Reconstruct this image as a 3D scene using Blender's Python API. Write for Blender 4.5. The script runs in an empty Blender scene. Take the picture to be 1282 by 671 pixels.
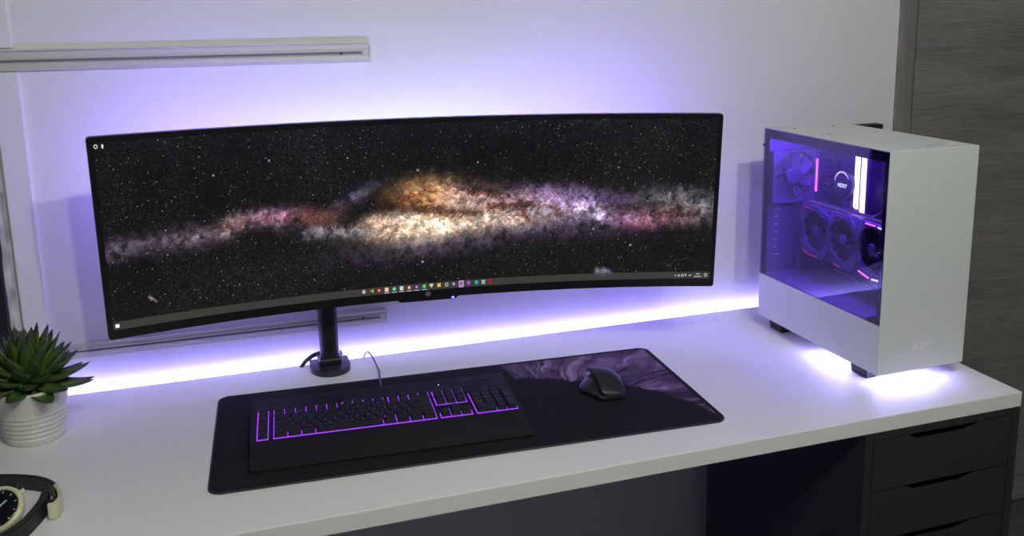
import bpy, bmesh, math, random
import numpy as np
from mathutils import Vector, Matrix, Euler

random.seed(4)
RNG = np.random.default_rng(11)
PI = math.pi
ZT = 0.73                      # height of the desk top
SC = bpy.context.scene
COL = SC.collection

# ------------------------------------------------------------------ helpers
def link(o, parent=None):
    COL.objects.link(o)
    if parent is not None:
        o.parent = parent
    return o

def tag(o, label=None, cat=None, group=None, kind=None):
    if label: o['label'] = label
    if cat: o['category'] = cat
    if group: o['group'] = group
    if kind: o['kind'] = kind
    return o

def empty(name, loc, rz=0.0, **k):
    o = bpy.data.objects.new(name, None)
    o.empty_display_size = 0.05
    o.location = loc
    o.rotation_euler = (0, 0, rz)
    link(o)
    return tag(o, **k)

def finish(bm, name, mat, parent=None, smooth=False, loc=None, rot=None, angle=None):
    bmesh.ops.recalc_face_normals(bm, faces=bm.faces)
    me = bpy.data.meshes.new(name)
    bm.to_mesh(me); bm.free()
    if isinstance(mat, (list, tuple)):
        for m in mat: me.materials.append(m)
    else:
        me.materials.append(mat)
    if smooth:
        me.polygons.foreach_set('use_smooth', [True] * len(me.polygons))
        if angle is not None:
            me.set_sharp_from_angle(angle=math.radians(angle))
    o = bpy.data.objects.new(name, me)
    if loc is not None: o.location = loc
    if rot is not None: o.rotation_euler = rot
    return link(o, parent)

def box(bm, x0, x1, y0, y1, z0, z1, bev=0.0, seg=2, mi=0, mat=None):
    b = bmesh.new()
    r = bmesh.ops.create_cube(b, size=1.0)
    for v in b.verts:
        v.co = Vector(((x0 + x1) / 2 + v.co.x * (x1 - x0), (y0 + y1) / 2 + v.co.y * (y1 - y0), (z0 + z1) / 2 + v.co.z * (z1 - z0)))
    if bev > 0:
        bmesh.ops.bevel(b, geom=b.edges[:], offset=bev, segments=seg, affect='EDGES', profile=0.5)
    if mat is not None:
        b.transform(mat)
    for f in b.faces: f.material_index = mi
    me = bpy.data.meshes.new('t'); b.to_mesh(me); b.free()
    bm.from_mesh(me); bpy.data.meshes.remove(me)
    return bm

def abox(x0, x1, y0, y1, z0, z1, bev=0.0, seg=2):
    return box(bmesh.new(), x0, x1, y0, y1, z0, z1, bev, seg)

def frame_of(d):
    d = Vector(d).normalized()
    a = Vector((0, 0, 1)) if abs(d.z) < 0.9 else Vector((1, 0, 0))
    x = d.cross(a).normalized()
    return x, d.cross(x).normalized()

def tube(bm, pts, r, n=10, cap=True, mi=0):
    pts = [Vector(p) for p in pts]
    rad = r if isinstance(r, (list, tuple)) else [r] * len(pts)
    rings = []
    for i, p in enumerate(pts):
        d = pts[min(i + 1, len(pts) - 1)] - pts[max(i - 1, 0)]
        x, y = frame_of(d)
        if rings:
            # keep the frame from twisting
            x = px - d.normalized() * px.dot(d.normalized()); x.normalize(); y = d.normalized().cross(x)
        px = x
        rings.append([bm.verts.new(p + (x * math.cos(2 * PI * k / n) + y * math.sin(2 * PI * k / n)) * rad[i]) for k in range(n)])
    for a, b in zip(rings[:-1], rings[1:]):
        for k in range(n):
            f = bm.faces.new((a[k], a[(k + 1) % n], b[(k + 1) % n], b[k])); f.material_index = mi
    if cap:
        bm.faces.new(rings[0][::-1]).material_index = mi
        bm.faces.new(rings[-1]).material_index = mi
    return bm

def spline(pts, n=8):
    P = [Vector(p) for p in pts]
    P = [P[0] * 2 - P[1]] + P + [P[-1] * 2 - P[-2]]
    out = []
    for i in range(1, len(P) - 2):
        for k in range(n):
            t = k / n
            a, b, c, d = P[i - 1], P[i], P[i + 1], P[i + 2]
            out.append(0.5 * ((2 * b) + (c - a) * t + (2 * a - 5 * b + 4 * c - d) * t * t + (3 * b - a - 3 * c + d) * t ** 3))
    out.append(P[-2])
    return out

def lathe(bm, prof, n=48, mi=0, M=None):
    rings = []
    for (r, z) in prof:
        if r < 1e-6:
            rings.append([bm.verts.new((M @ Vector((0, 0, z))) if M else (0, 0, z))])
        else:
            rings.append([bm.verts.new((M @ Vector(q)) if M else q) for q in [(r * math.cos(2 * PI * k / n), r * math.sin(2 * PI * k / n), z) for k in range(n)]])
    for a, b in zip(rings[:-1], rings[1:]):
        for k in range(n):
            if len(a) == 1 and len(b) == 1: continue
            if len(a) == 1: f = bm.faces.new((a[0], b[(k + 1) % n], b[k]))
            elif len(b) == 1: f = bm.faces.new((a[k], a[(k + 1) % n], b[0]))
            else: f = bm.faces.new((a[k], a[(k + 1) % n], b[(k + 1) % n], b[k]))
            f.material_index = mi
    return bm

def prism(bm, poly, h0, h1, axes='xyz', mi=0):
    """extrude polygon given in axes[0],axes[1] along axes[2] from h0 to h1"""
    idx = {'x': 0, 'y': 1, 'z': 2}
    def mk(p, h):
        c = [0, 0, 0]; c[idx[axes[0]]] = p[0]; c[idx[axes[1]]] = p[1]; c[idx[axes[2]]] = h
        return bm.verts.new(c)
    A = [mk(p, h0) for p in poly]; B = [mk(p, h1) for p in poly]
    n = len(poly)
    for i in range(n):
        bm.faces.new((A[i], A[(i + 1) % n], B[(i + 1) % n], B[i])).material_index = mi
    bm.faces.new(A[::-1]).material_index = mi; bm.faces.new(B).material_index = mi
    return bm

def rrect(x0, x1, y0, y1, r, n=8):
    out = []
    for cx, cy, a0 in ((x1 - r, y1 - r, 0), (x0 + r, y1 - r, 90), (x0 + r, y0 + r, 180), (x1 - r, y0 + r, 270)):
        for k in range(n + 1):
            a = math.radians(a0 + 90 * k / n)
            out.append((cx + r * math.cos(a), cy + r * math.sin(a)))
    return out

def text(name, s, size, mat, parent, M, extrude=0.0002, bold=0.0, space=1.0):
    cu = bpy.data.curves.new(name, 'FONT')
    cu.body = s; cu.size = size; cu.align_x = 'CENTER'; cu.align_y = 'CENTER'; cu.extrude = extrude; cu.offset = bold
    cu.space_character = space; cu.resolution_u = 2
    t = bpy.data.objects.new('tmp', cu); COL.objects.link(t)
    bpy.context.view_layer.update()
    me = bpy.data.meshes.new_from_object(t.evaluated_get(bpy.context.evaluated_depsgraph_get()))
    bpy.data.objects.remove(t); bpy.data.curves.remove(cu)
    me.name = name
    me.materials.clear(); me.materials.append(mat)
    me.transform(M)
    o = bpy.data.objects.new(name, me)
    return link(o, parent)

# ------------------------------------------------------------------ materials
def s2l(c):
    return tuple((x / 255 / 12.92) if x / 255 <= 0.04045 else ((x / 255 + 0.055) / 1.055) ** 2.4 for x in c)

def mat(name, col, rough=0.5, metal=0.0, spec=0.5, emit=None, es=0.0, noise=None, bump=None, coat=0.0):
    m = bpy.data.materials.new(name); m.use_nodes = True
    nt = m.node_tree; b = nt.nodes['Principled BSDF']
    b.inputs['Base Color'].default_value = (*col, 1)
    b.inputs['Roughness'].default_value = rough
    b.inputs['Metallic'].default_value = metal
    b.inputs['Specular IOR Level'].default_value = spec
    b.inputs['Coat Weight'].default_value = coat
    if emit:
        b.inputs['Emission Color'].default_value = (*emit, 1)
        b.inputs['Emission Strength'].default_value = es
    tc = nt.nodes.new('ShaderNodeTexCoord')
    if noise:      # (scale, amount, stretch)
        sc, am, st = noise
        mp = nt.nodes.new('ShaderNodeMapping'); mp.inputs['Scale'].default_value = st
        n = nt.nodes.new('ShaderNodeTexNoise'); n.inputs['Scale'].default_value = sc; n.inputs['Detail'].default_value = 6
        nt.links.new(tc.outputs['Object'], mp.inputs['Vector']); nt.links.new(mp.outputs['Vector'], n.inputs['Vector'])
        r = nt.nodes.new('ShaderNodeValToRGB')
        r.color_ramp.elements[0].position = 0.3; r.color_ramp.elements[1].position = 0.7
        r.color_ramp.elements[0].color = (*[c * (1 - am) for c in col], 1)
        r.color_ramp.elements[1].color = (*[min(1, c * (1 + am)) for c in col], 1)
        nt.links.new(n.outputs['Fac'], r.inputs['Fac']); nt.links.new(r.outputs['Color'], b.inputs['Base Color'])
    if bump:       # (scale, strength, distance)
        n = nt.nodes.new('ShaderNodeTexNoise'); n.inputs['Scale'].default_value = bump[0]; n.inputs['Detail'].default_value = 4
        nt.links.new(tc.outputs['Object'], n.inputs['Vector'])
        bp = nt.nodes.new('ShaderNodeBump'); bp.inputs['Strength'].default_value = bump[1]; bp.inputs['Distance'].default_value = bump[2]
        nt.links.new(n.outputs['Fac'], bp.inputs['Height']); nt.links.new(bp.outputs['Normal'], b.inputs['Normal'])
    return m

def emis(name, col, s):
    m = bpy.data.materials.new(name); m.use_nodes = True
    nt = m.node_tree; nt.nodes.clear()
    e = nt.nodes.new('ShaderNodeEmission'); e.inputs['Color'].default_value = (*col, 1); e.inputs['Strength'].default_value = s
    o = nt.nodes.new('ShaderNodeOutputMaterial'); nt.links.new(e.outputs[0], o.inputs[0])
    return m

LED = (0.30, 0.20, 1.0)
M = {}
M['wall'] = mat('wall_paint', (0.74, 0.74, 0.73), 0.85, spec=0.2, noise=(3.0, 0.015, (1, 1, 1)), bump=(160, 0.05, 0.001))
M['trimw'] = mat('trim_paint', (0.74, 0.74, 0.73), 0.6, bump=(30, 0.1, 0.002))
M['flaky'] = mat('flaking_paint', (0.55, 0.53, 0.48), 0.9, noise=(60, 0.5, (1, 1, 0.3)), bump=(60, 0.6, 0.004))
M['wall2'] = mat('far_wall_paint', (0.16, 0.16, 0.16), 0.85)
M['ceil'] = mat('ceiling_paint', (0.30, 0.30, 0.30), 0.9)
M['floor'] = mat('floor_laminate', (0.10, 0.09, 0.085), 0.5, noise=(4, 0.3, (1, 10, 1)))
M['desk'] = mat('desk_laminate', (0.78, 0.78, 0.765), 0.42, spec=0.4, bump=(300, 0.02, 0.0005))
M['cab'] = mat('cabinet_paint', (0.027, 0.027, 0.031), 0.5, spec=0.35, bump=(400, 0.03, 0.0005))
M['cabin'] = mat('cabinet_inside', (0.012, 0.012, 0.014), 0.8, spec=0.2)
M['black'] = mat('black_plastic', (0.012, 0.012, 0.014), 0.42, spec=0.5)
M['blackm'] = mat('matte_black_plastic', (0.016, 0.016, 0.017), 0.6, spec=0.4, bump=(900, 0.08, 0.0003))
M['bezel'] = mat('bezel_plastic', (0.007, 0.007, 0.009), 0.38, spec=0.35)
M['armm'] = mat('black_coated_metal', (0.010, 0.010, 0.013), 0.33, metal=0.0, spec=0.6)
M['key'] = mat('keycap_plastic', (0.010, 0.010, 0.011), 0.5, spec=0.4)
M['kbback'] = emis('keyboard_backlight', (0.30, 0.04, 0.95), 1.5)
M['legend'] = emis('key_legend_glow', (0.22, 0.05, 0.8), 0.30)
M['white_case'] = mat('white_powder_coat', (0.66, 0.68, 0.67), 0.45, spec=0.35, bump=(700, 0.03, 0.0003))
M['case_in'] = mat('case_interior_paint', (0.16, 0.16, 0.17), 0.5)
M['case_in_w'] = mat('case_interior_white', (0.42, 0.42, 0.45), 0.5)
M['pcb'] = mat('circuit_board', (0.03, 0.03, 0.035), 0.45, noise=(90, 0.6, (1, 1, 1)))
M['kbcase'] = mat('keyboard_case_plastic', (0.010, 0.010, 0.011), 0.55, spec=0.25)
M['heats'] = mat('dark_heatsink', (0.12, 0.12, 0.13), 0.35, metal=0.6)
M['fan'] = mat('fan_plastic', (0.10, 0.10, 0.12), 0.45)
M['gpu'] = mat('graphics_card_shroud', (0.13, 0.13, 0.15), 0.4, metal=0.3)
M['blade'] = mat('fan_blade_plastic', (0.022, 0.022, 0.026), 0.28)
M['silver'] = mat('brushed_silver', (0.6, 0.6, 0.62), 0.3, metal=0.9)
M['alu'] = mat('aluminium_rail', (0.62, 0.62, 0.53), 0.42, metal=0.25, noise=(30, 0.05, (0.05, 1, 1)))
M['slot'] = mat('rail_channel_shade', (0.16, 0.15, 0.17), 0.6)  # dark grey stands in for the top lip's shade in the rail channel
M['ledstrip'] = emis('led_strip_glow', (0.33, 0.275, 1.0), 66.0)
M['ledmon'] = emis('monitor_led_glow', LED, 114.0)
# violet emission at the ends; paler middle added to mimic the overexposed wall glow
nt = M['ledmon'].node_tree
_tc = nt.nodes.new('ShaderNodeTexCoord'); _sx = nt.nodes.new('ShaderNodeSeparateXYZ'); _ab = nt.nodes.new('ShaderNodeMath'); _ab.operation = 'ABSOLUTE'
_rp = nt.nodes.new('ShaderNodeValToRGB'); _rp.color_ramp.elements[0].position = 0.15; _rp.color_ramp.elements[0].color = (0.265, 0.255, 0.54, 1)
_rp.color_ramp.elements[1].position = 0.45; _rp.color_ramp.elements[1].color = (0.275, 0.178, 1, 1)
nt.links.new(_tc.outputs['Object'], _sx.inputs[0]); nt.links.new(_sx.outputs['X'], _ab.inputs[0]); nt.links.new(_ab.outputs[0], _rp.inputs[0]); nt.links.new(_rp.outputs[0], nt.nodes['Emission'].inputs['Color'])
M['ledcase'] = emis('case_led_glow', (0.19, 0.05, 1.0), 480.0)
M['ledunder'] = emis('underglow_led', (0.40, 0.34, 1.0), 85.0)
M['ram'] = emis('memory_light', (0.75, 0.62, 1.0), 7.0)
M['pink'] = emis('pink_light', (1.0, 0.16, 0.75), 4.0)
M['pinkdim'] = emis('red_light', (0.9, 0.03, 0.25), 1.1)
M['violet'] = emis('violet_light', (0.45, 0.2, 1.0), 0.5)
M['whitelogo'] = emis('lit_logo', (0.8, 0.7, 1.0), 2.6)
M['blueled'] = emis('blue_power_light', (0.03, 0.06, 1.0), 2.5)
M['wlogo'] = mat('pale_logo_print', (0.80, 0.80, 0.80), 0.35)
M['logog'] = mat('grey_badge', (0.20, 0.20, 0.24), 0.3, metal=0.6)
M['pot'] = mat('white_glazed_ceramic', (0.62, 0.62, 0.58), 0.35, spec=0.5)
M['soil'] = mat('potting_soil', (0.03, 0.02, 0.015), 0.95, noise=(80, 0.5, (1, 1, 1)), bump=(80, 0.8, 0.004))
M['strap'] = mat('black_rubber_strap', (0.012, 0.012, 0.014), 0.5)
M['cream'] = mat('cream_watch_case', (0.60, 0.58, 0.38), 0.4)
M['dial'] = mat('watch_dial_glass', (0.006, 0.006, 0.008), 0.08, spec=0.8)
M['hands'] = mat('watch_hands', (0.35, 0.5, 0.55), 0.4)
M['mouse'] = mat('mouse_rubber', (0.018, 0.019, 0.018), 0.40, spec=0.5)
M['wheel'] = mat('mouse_wheel_metal', (0.4, 0.4, 0.42), 0.3, metal=0.9)
M['cable'] = mat('cable_sheath', (0.09, 0.08, 0.10), 0.45)
M['darkdoor'] = mat('dark_door_paint', (0.012, 0.012, 0.014), 0.5)
M['bulb'] = emis('ceiling_lamp_glow', (1.0, 0.97, 0.9), 6.0)

def wood(name, base, horiz=True):
    m = mat(name, base, 0.55, spec=0.3)
    nt = m.node_tree; b = nt.nodes['Principled BSDF']
    tc = nt.nodes['Texture Coordinate'] if 'Texture Coordinate' in nt.nodes else nt.nodes.new('ShaderNodeTexCoord')
    st = (1.0, 1.0, 9.0) if horiz else (9.0, 1.0, 1.0)
    def layer(scale, det, k):
        mp = nt.nodes.new('ShaderNodeMapping'); mp.inputs['Scale'].default_value = tuple(1 + (s - 1) * k for s in st)
        n = nt.nodes.new('ShaderNodeTexNoise'); n.inputs['Scale'].default_value = scale; n.inputs['Detail'].default_value = det; n.inputs['Roughness'].default_value = 0.65
        n.inputs['Distortion'].default_value = 0.3
        nt.links.new(tc.outputs['Object'], mp.inputs['Vector']); nt.links.new(mp.outputs['Vector'], n.inputs['Vector'])
        return n
    a = layer(1.6, 5, 1.0); c = layer(14.0, 8, 3.0)
    mx = nt.nodes.new('ShaderNodeMix'); mx.data_type = 'FLOAT'; mx.inputs[0].default_value = 0.5
    nt.links.new(a.outputs['Fac'], mx.inputs[2]); nt.links.new(c.outputs['Fac'], mx.inputs[3])
    r = nt.nodes.new('ShaderNodeValToRGB'); r.color_ramp.elements[0].position = 0.32; r.color_ramp.elements[1].position = 0.68
    r.color_ramp.elements[0].color = (*[x * 0.50 for x in base], 1); r.color_ramp.elements[1].color = (*[x * 1.50 for x in base], 1)
    nt.links.new(mx.outputs[0], r.inputs['Fac']); nt.links.new(r.outputs['Color'], b.inputs['Base Color'])
    return m
M['wood'] = wood('grey_oak_door', (0.20, 0.188, 0.176))
M['woodv'] = wood('grey_oak_frame', (0.20, 0.188, 0.176), False)

def attr_mat(name, emission, strength=1.0, rough=0.5, fallback=(0.01, 0.01, 0.01)):
    m = bpy.data.materials.new(name); m.use_nodes = True
    nt = m.node_tree; b = nt.nodes['Principled BSDF']
    a = nt.nodes.new('ShaderNodeAttribute'); a.attribute_name = 'Col'
    b.inputs['Roughness'].default_value = rough
    if emission:
        b.inputs['Base Color'].default_value = (0.004, 0.004, 0.004, 1); b.inputs['Specular IOR Level'].default_value = 0.18
        nt.links.new(a.outputs['Color'], b.inputs['Emission Color']); b.inputs['Emission Strength'].default_value = strength
    else:
        nt.links.new(a.outputs['Color'], b.inputs['Base Color'])
        b.inputs['Specular IOR Level'].default_value = 0.2
    return m

def glass(name, tint, rough=0.0):
    m = bpy.data.materials.new(name); m.use_nodes = True
    nt = m.node_tree; nt.nodes.clear()
    t = nt.nodes.new('ShaderNodeBsdfTransparent'); t.inputs['Color'].default_value = (*tint, 1)
    g = nt.nodes.new('ShaderNodeBsdfGlossy'); g.inputs['Roughness'].default_value = rough; g.inputs['Color'].default_value = (1, 1, 1, 1)
    f = nt.nodes.new('ShaderNodeFresnel')
    ge = nt.nodes.new('ShaderNodeNewGeometry'); mr = nt.nodes.new('ShaderNodeMapRange')
    mr.inputs['To Min'].default_value = 1.5; mr.inputs['To Max'].default_value = 1 / 1.5
    nt.links.new(ge.outputs['Backfacing'], mr.inputs['Value']); nt.links.new(mr.outputs['Result'], f.inputs['IOR'])
    mx = nt.nodes.new('ShaderNodeMixShader'); o = nt.nodes.new('ShaderNodeOutputMaterial')
    nt.links.new(f.outputs[0], mx.inputs[0]); nt.links.new(t.outputs[0], mx.inputs[1]); nt.links.new(g.outputs[0], mx.inputs[2]); nt.links.new(mx.outputs[0], o.inputs[0])
    return m
M['glass'] = glass('tinted_side_glass', (0.68, 0.64, 0.86))

# ------------------------------------------------------------------ noise (numpy)
def vnoise(x, y, seed):
    xi = np.floor(x).astype(np.int64); yi = np.floor(y).astype(np.int64)
    fx = x - xi; fy = y - yi
    fx = fx * fx * (3 - 2 * fx); fy = fy * fy * (3 - 2 * fy)
    def h(a, b):
        n = (a * 374761393 + b * 668265263 + seed * 974634777) & 0xffffffff
        n = ((n ^ (n >> 13)) * 1274126177) & 0xffffffff
        n = (n ^ (n >> 16)) & 0xffff
        return n / 65535.0
    return (h(xi, yi) * (1 - fx) + h(xi + 1, yi) * fx) * (1 - fy) + (h(xi, yi + 1) * (1 - fx) + h(xi + 1, yi + 1) * fx) * fy
def fbm(x, y, seed, oct=5, gain=0.55):
    s = 0; a = 1; t = 0
    for k in range(oct):
        s = s + a * vnoise(x * 2 ** k + 17.3 * k, y * 2 ** k - 9.1 * k, seed + k); t += a; a *= gain
    return s / t

# galaxy clouds and dust lanes on the wallpaper: centre, two axes (m), colour or weight
SPL=[(-0.5678,-0.0181,0.0525,0.0008,0.0005,-0.0178,0.12,0.09,0.13),(-0.4462,-0.0121,0.0698,0.0023,0.0008,-0.0183,0.16,0.13,0.18),(-0.3749,0.0009,0.0231,0.0114,0.0061,-0.0141,0.3,0.2,0.22),(-0.3021,0.0088,0.0516,-0.0021,-0.0002,-0.0157,0.42,0.24,0.36),(-0.2799,0.0113,0.0295,-0.0028,-0.0006,-0.0094,0.3,0.1,0.18),(-0.2132,0.0019,0.0379,-0.0033,-0.0009,-0.0191,0.2,0.08,0.05),(-0.1689,-0.0311,0.0652,-0.002,0.0001,-0.013,0.26,0.28,0.32),(-0.1993,-0.0251,0.0305,-0.0028,-0.0005,-0.0097,0.1,0.1,0.12),(-0.1062,-0.0169,0.0186,0.002,0.0017,-0.013,0.6,0.42,0.28),(-0.0751,-0.0275,0.0158,-0.0012,-0.0004,-0.0115,0.5,0.3,0.15),(-0.1509,0.0319,0.0428,0.0241,0.0045,-0.0085,0.12,0.12,0.2),(-0.0022,0.03,0.051,0.0026,0.002,-0.0247,0.75,0.42,0.14),(0.062,0.0264,0.0559,-0.0129,-0.0036,-0.0194,0.42,0.34,0.36),(-0.0115,-0.0305,0.0769,0.0062,0.0024,-0.0217,1.1,0.9,0.65),(-0.051,-0.0161,0.0464,0.0096,0.0029,-0.013,0.35,0.3,0.28),(0.0857,-0.03,0.082,0.0031,0.0013,-0.0169,0.6,0.5,0.4),(0.1187,0.0069,0.0655,-0.0088,-0.002,-0.0216,0.35,0.22,0.2),(0.168,-0.0207,0.0665,-0.0028,0.0,-0.017,0.5,0.4,0.36),(0.1844,0.0124,0.0829,-0.0029,0.0001,-0.0169,0.28,0.2,0.2),(0.2676,-0.0075,0.0636,-0.0018,0.0004,-0.0239,0.45,0.36,0.55),(0.3263,-0.0127,0.0333,-0.0068,-0.0025,-0.0168,0.55,0.5,0.85),(0.3483,-0.0201,0.0151,-0.0003,0.0003,-0.0103,0.5,0.5,0.9),(0.3007,0.0119,0.0837,-0.0093,-0.001,-0.0152,0.2,0.12,0.4),(0.2505,0.0235,0.1001,-0.0026,0.0002,-0.0152,0.14,0.09,0.18),(0.4025,-0.0281,0.0507,-0.0008,0.0006,-0.0173,0.15,0.1,0.22),(0.4366,-0.039,0.0507,-0.0006,0.0006,-0.0157,0.28,0.1,0.16),(0.5024,0.0018,0.0588,-0.0001,0.001,-0.0224,0.22,0.22,0.26),(0.5705,-0.0156,0.042,0.0002,0.0012,-0.0226,0.26,0.25,0.28),(0.4869,-0.0292,0.0591,-0.0003,0.0006,-0.0139,0.26,0.12,0.16),(0.0363,-0.0674,0.1552,0.0136,0.0028,-0.0237,0.08,0.06,0.1),(0.2683,-0.0504,0.135,-0.0037,0.0003,-0.0207,0.05,0.03,0.06),(0.362,-0.1498,0.0103,-0.0003,0.0002,-0.0071,0.6,0.6,0.9),(0.3775,-0.1521,0.0069,-0.0002,0.0002,-0.0054,0.2,0.1,0.4),(-0.5211,-0.1182,0.0049,-0.0029,-0.0012,-0.0027,0.5,0.5,0.55),(-0.0216,0.2143,0.6451,-0.0075,-0.0023,-0.0943,0.004,0.004,0.012)]
DUST=[(0.0055,0.018,0.0106,0.0033,0.0021,-0.0063,0.9),(-0.0148,0.034,0.0054,-0.0036,-0.0074,-0.0123,0.6),(0.0309,-0.0017,0.0811,-0.0089,-0.0004,-0.0066,0.55),(-0.0894,0.0177,0.0969,0.0113,0.0018,-0.0129,0.75),(-0.1743,0.021,0.0763,0.0082,0.0014,-0.0112,0.5),(0.1091,0.0357,0.0483,-0.0108,-0.0023,-0.013,0.75),(0.1023,-0.004,0.0732,0.0071,0.0011,-0.0084,0.6),(0.1928,-0.0014,0.0531,-0.0048,-0.0004,-0.0084,0.6),(0.1929,-0.0184,0.0109,-0.0045,-0.0028,-0.0079,0.8),(-0.1985,-0.009,0.0608,-0.0109,-0.0012,-0.0095,0.4),(0.4355,-0.0079,0.0843,-0.0052,-0.0001,-0.0103,0.5),(0.5205,-0.0259,0.0759,-0.0068,-0.0003,-0.0069,0.5),(0.2678,-0.0212,0.0251,-0.0008,0.0001,-0.0051,0.5),(-0.4313,-0.0002,0.056,-0.0012,0.0,-0.0076,0.5),(-0.0267,0.0036,0.0798,-0.0122,-0.0007,-0.0065,0.6)]

# ================================================================== the room
WY = 0.024                     # face of the back wall
X0, X1, YB, ZC = -2.2, 2.9, -3.9, 2.50
DL, DR = 1.425, 2.28           # right door opening
def struct(o): o['kind'] = 'structure'; return o
bm = bmesh.new(); box(bm, X0, 1.37, WY, WY + 0.12, 0, ZC); box(bm, DR + 0.055, X1, WY, WY + 0.12, 0, ZC); box(bm, 1.37, DR + 0.055, WY, WY + 0.12, 2.10, ZC)
struct(finish(bm, 'wall_back', M['wall']))
struct(finish(abox(X0 - 0.1, X0, YB, WY + 0.12, 0, ZC), 'wall_left', M['wall2']))
struct(finish(abox(X1, X1 + 0.1, YB, WY + 0.12, 0, ZC), 'wall_right', M['wall2']))
struct(finish(abox(X0 - 0.1, X1 + 0.1, YB - 0.1, YB, 0, ZC), 'wall_front', M['wall2']))
struct(finish(abox(X0 - 0.1, X1 + 0.1, YB - 0.1, WY + 0.12, -0.05, 0), 'floor', M['floor']))
struct(finish(abox(X0 - 0.1, X1 + 0.1, YB - 0.1, WY + 0.12, ZC, ZC + 0.05), 'ceiling', M['ceil']))
# grey oak door on the right: vertical grain frame, horizontal grain leaf
bm = bmesh.new()
box(bm, 1.370, 1.417, WY - 0.012, WY + 0.05, 0, 2.10, 0.002); box(bm, DR + 0.008, DR + 0.055, WY - 0.012, WY + 0.05, 0, 2.10, 0.002)
box(bm, 1.370, DR + 0.055, WY - 0.012, WY + 0.05, 2.052, 2.10, 0.002)
box(bm, 1.417, 1.424, WY + 0.004, WY + 0.05, 0, 2.052); 
struct(finish(bm, 'trim_1', M['woodv']))
d = struct(finish(abox(1.427, DR + 0.004, WY - 0.004, WY + 0.036, 0.006, 2.048, 0.0015), 'door_1', M['wood']))
h = bmesh.new(); tube(h, [(2.2, WY - 0.004, 1.02), (2.2, WY - 0.05, 1.02)], 0.010, 12); tube(h, [(2.2, WY - 0.048, 1.02), (2.09, WY - 0.048, 1.02)], 0.009, 12)
finish(h, 'door_handle', M['silver'], d, smooth=True, angle=40)
# left: painted boards on the wall, then the dark door beyond them
struct(finish(abox(-0.667, -0.622, WY - 0.009, WY + 0.004, 0, ZT + 0.637, 0.002), 'trim_2', M['trimw']))
struct(finish(abox(-0.6665, -0.627, WY - 0.004, WY + 0.004, ZT + 0.681, ZC, 0.0015), 'trim_3', M['trimw']))
# flaking strip with an irregular edge
bm = bmesh.new()
zs = np.arange(0.0, ZT + 0.637, 0.012); pl = [(-0.6702, z) for z in zs]; pr = [(-0.687 + 0.0045 * float(fbm(np.array([z * 18.0]), np.array([0.3]), 5)[0] - 0.5) * 2, z) for z in zs]
prism(bm, pr + pl[::-1], WY - 0.006, WY + 0.003, 'xzy')
struct(finish(bm, 'trim_4', M['flaky']))
# ragged paint edge along the right side of the board
bm = bmesh.new()
pr = [(-0.6215 + 0.0055 * float(fbm(np.array([z * 30.0]), np.array([2.3]), 8)[0]) ** 2, z) for z in zs]
prism(bm, [(-0.6235, z) for z in zs] + pr[::-1], WY - 0.0022, WY + 0.002, 'xzy')
struct(finish(bm, 'trim_5', M['trimw']))
bm = bmesh.new(); box(bm, -1.50, -0.688, WY - 0.02, WY + 0.01, 0.004, 2.05, 0.003)
for k in range(3): box(bm, -1.42, -0.77, WY - 0.028, WY - 0.015, 0.15 + 0.63 * k, 0.70 + 0.63 * k, 0.006)
d2 = struct(finish(bm, 'door_2', M['darkdoor']))

# ceiling lamps: three bare spot lamps in a row
LAMPS = [(-0.62, -2.12), (0.10, -2.12), (0.58, -1.95)]
for i, (x, y) in enumerate(LAMPS):
    t = empty('ceiling_spotlight', (x, y, ZC), label='round white ceiling spotlight, %s of the row of three above the desk' % ('leftmost', 'middle', 'rightmost')[i], cat='ceiling light', group='ceiling spotlights')
    finish(lathe(bmesh.new(), [(0, 0), (0.045, 0), (0.045, -0.012), (0.038, -0.016), (0.036, -0.016), (0.036, -0.008), (0, -0.008)], 32), 'rim', M['trimw'], t, smooth=True, angle=30)
    finish(lathe(bmesh.new(), [(0, -0.0085), (0.034, -0.0085), (0.034, -0.012), (0.02, -0.016), (0, -0.018)], 32), 'bulb', M['bulb'], t, smooth=True)
    L = bpy.data.lights.new('ceiling_spotlight_lamp', 'POINT'); L.energy = (14.5, 34.0, 43.0)[i]; L.color = (0.96, 1.0, 0.92); L.shadow_soft_size = 0.03
    lo = bpy.data.objects.new('ceiling_spotlight_lamp', L); lo.location = (0, 0, -0.06); link(lo, t)

# wall rails -------------------------------------------------------
def rail(name, x0, x1, zb, zt, label, hole):
    t = empty(name, (x1, WY, zb), label=label, cat='rail', group=None)
    H = zt - zb; L = x0 - x1
    bm = bmesh.new()
    box(bm, L, 0, -0.003, 0.0005, 0, H)                                  # web on the wall
    box(bm, L, 0, -0.0065, -0.003, H - 0.0050, H - 0.0005, 0.0008)        # top lip
    box(bm, L, 0, -0.0045, -0.003, H * 0.50, H * 0.50 + 0.0025)           # rib
    box(bm, L, 0, -0.0055, -0.003, 0.006, 0.0125, 0.0008)                 # lower lip
    box(bm, L, 0, -0.005, -0.003, 0, 0.006)
    finish(bm, 'track', M['alu'], t)
    finish(abox(L, -0.014, -0.0036, -0.0029, H * 0.50 - 0.0052, H * 0.50 - 0.0002), 'slot', M['slot'], t)  # thin dark strip laid on the web as painted channel shade, not a recess
    finish(abox(-0.0005, 0.003, -0.0065, 0, -0.002, H * 0.84, 0.0006), 'end_plate', M['alu'], t)
    finish(abox(-0.013, -0.002, -0.0052, -0.003, 0.009, 0.0235, 0.001), 'end_clip', M['alu'], t)
    s = bmesh.new(); lathe(s, [(0, 0.0015), (0.0021, 0.001), (0.0024, 0)], 16, M=Matrix.Rotation(PI / 2, 4, 'X'))
    finish(s, 'screw', M['blackm'], t, smooth=True, loc=(hole, -0.0055, 0.0165))
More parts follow.
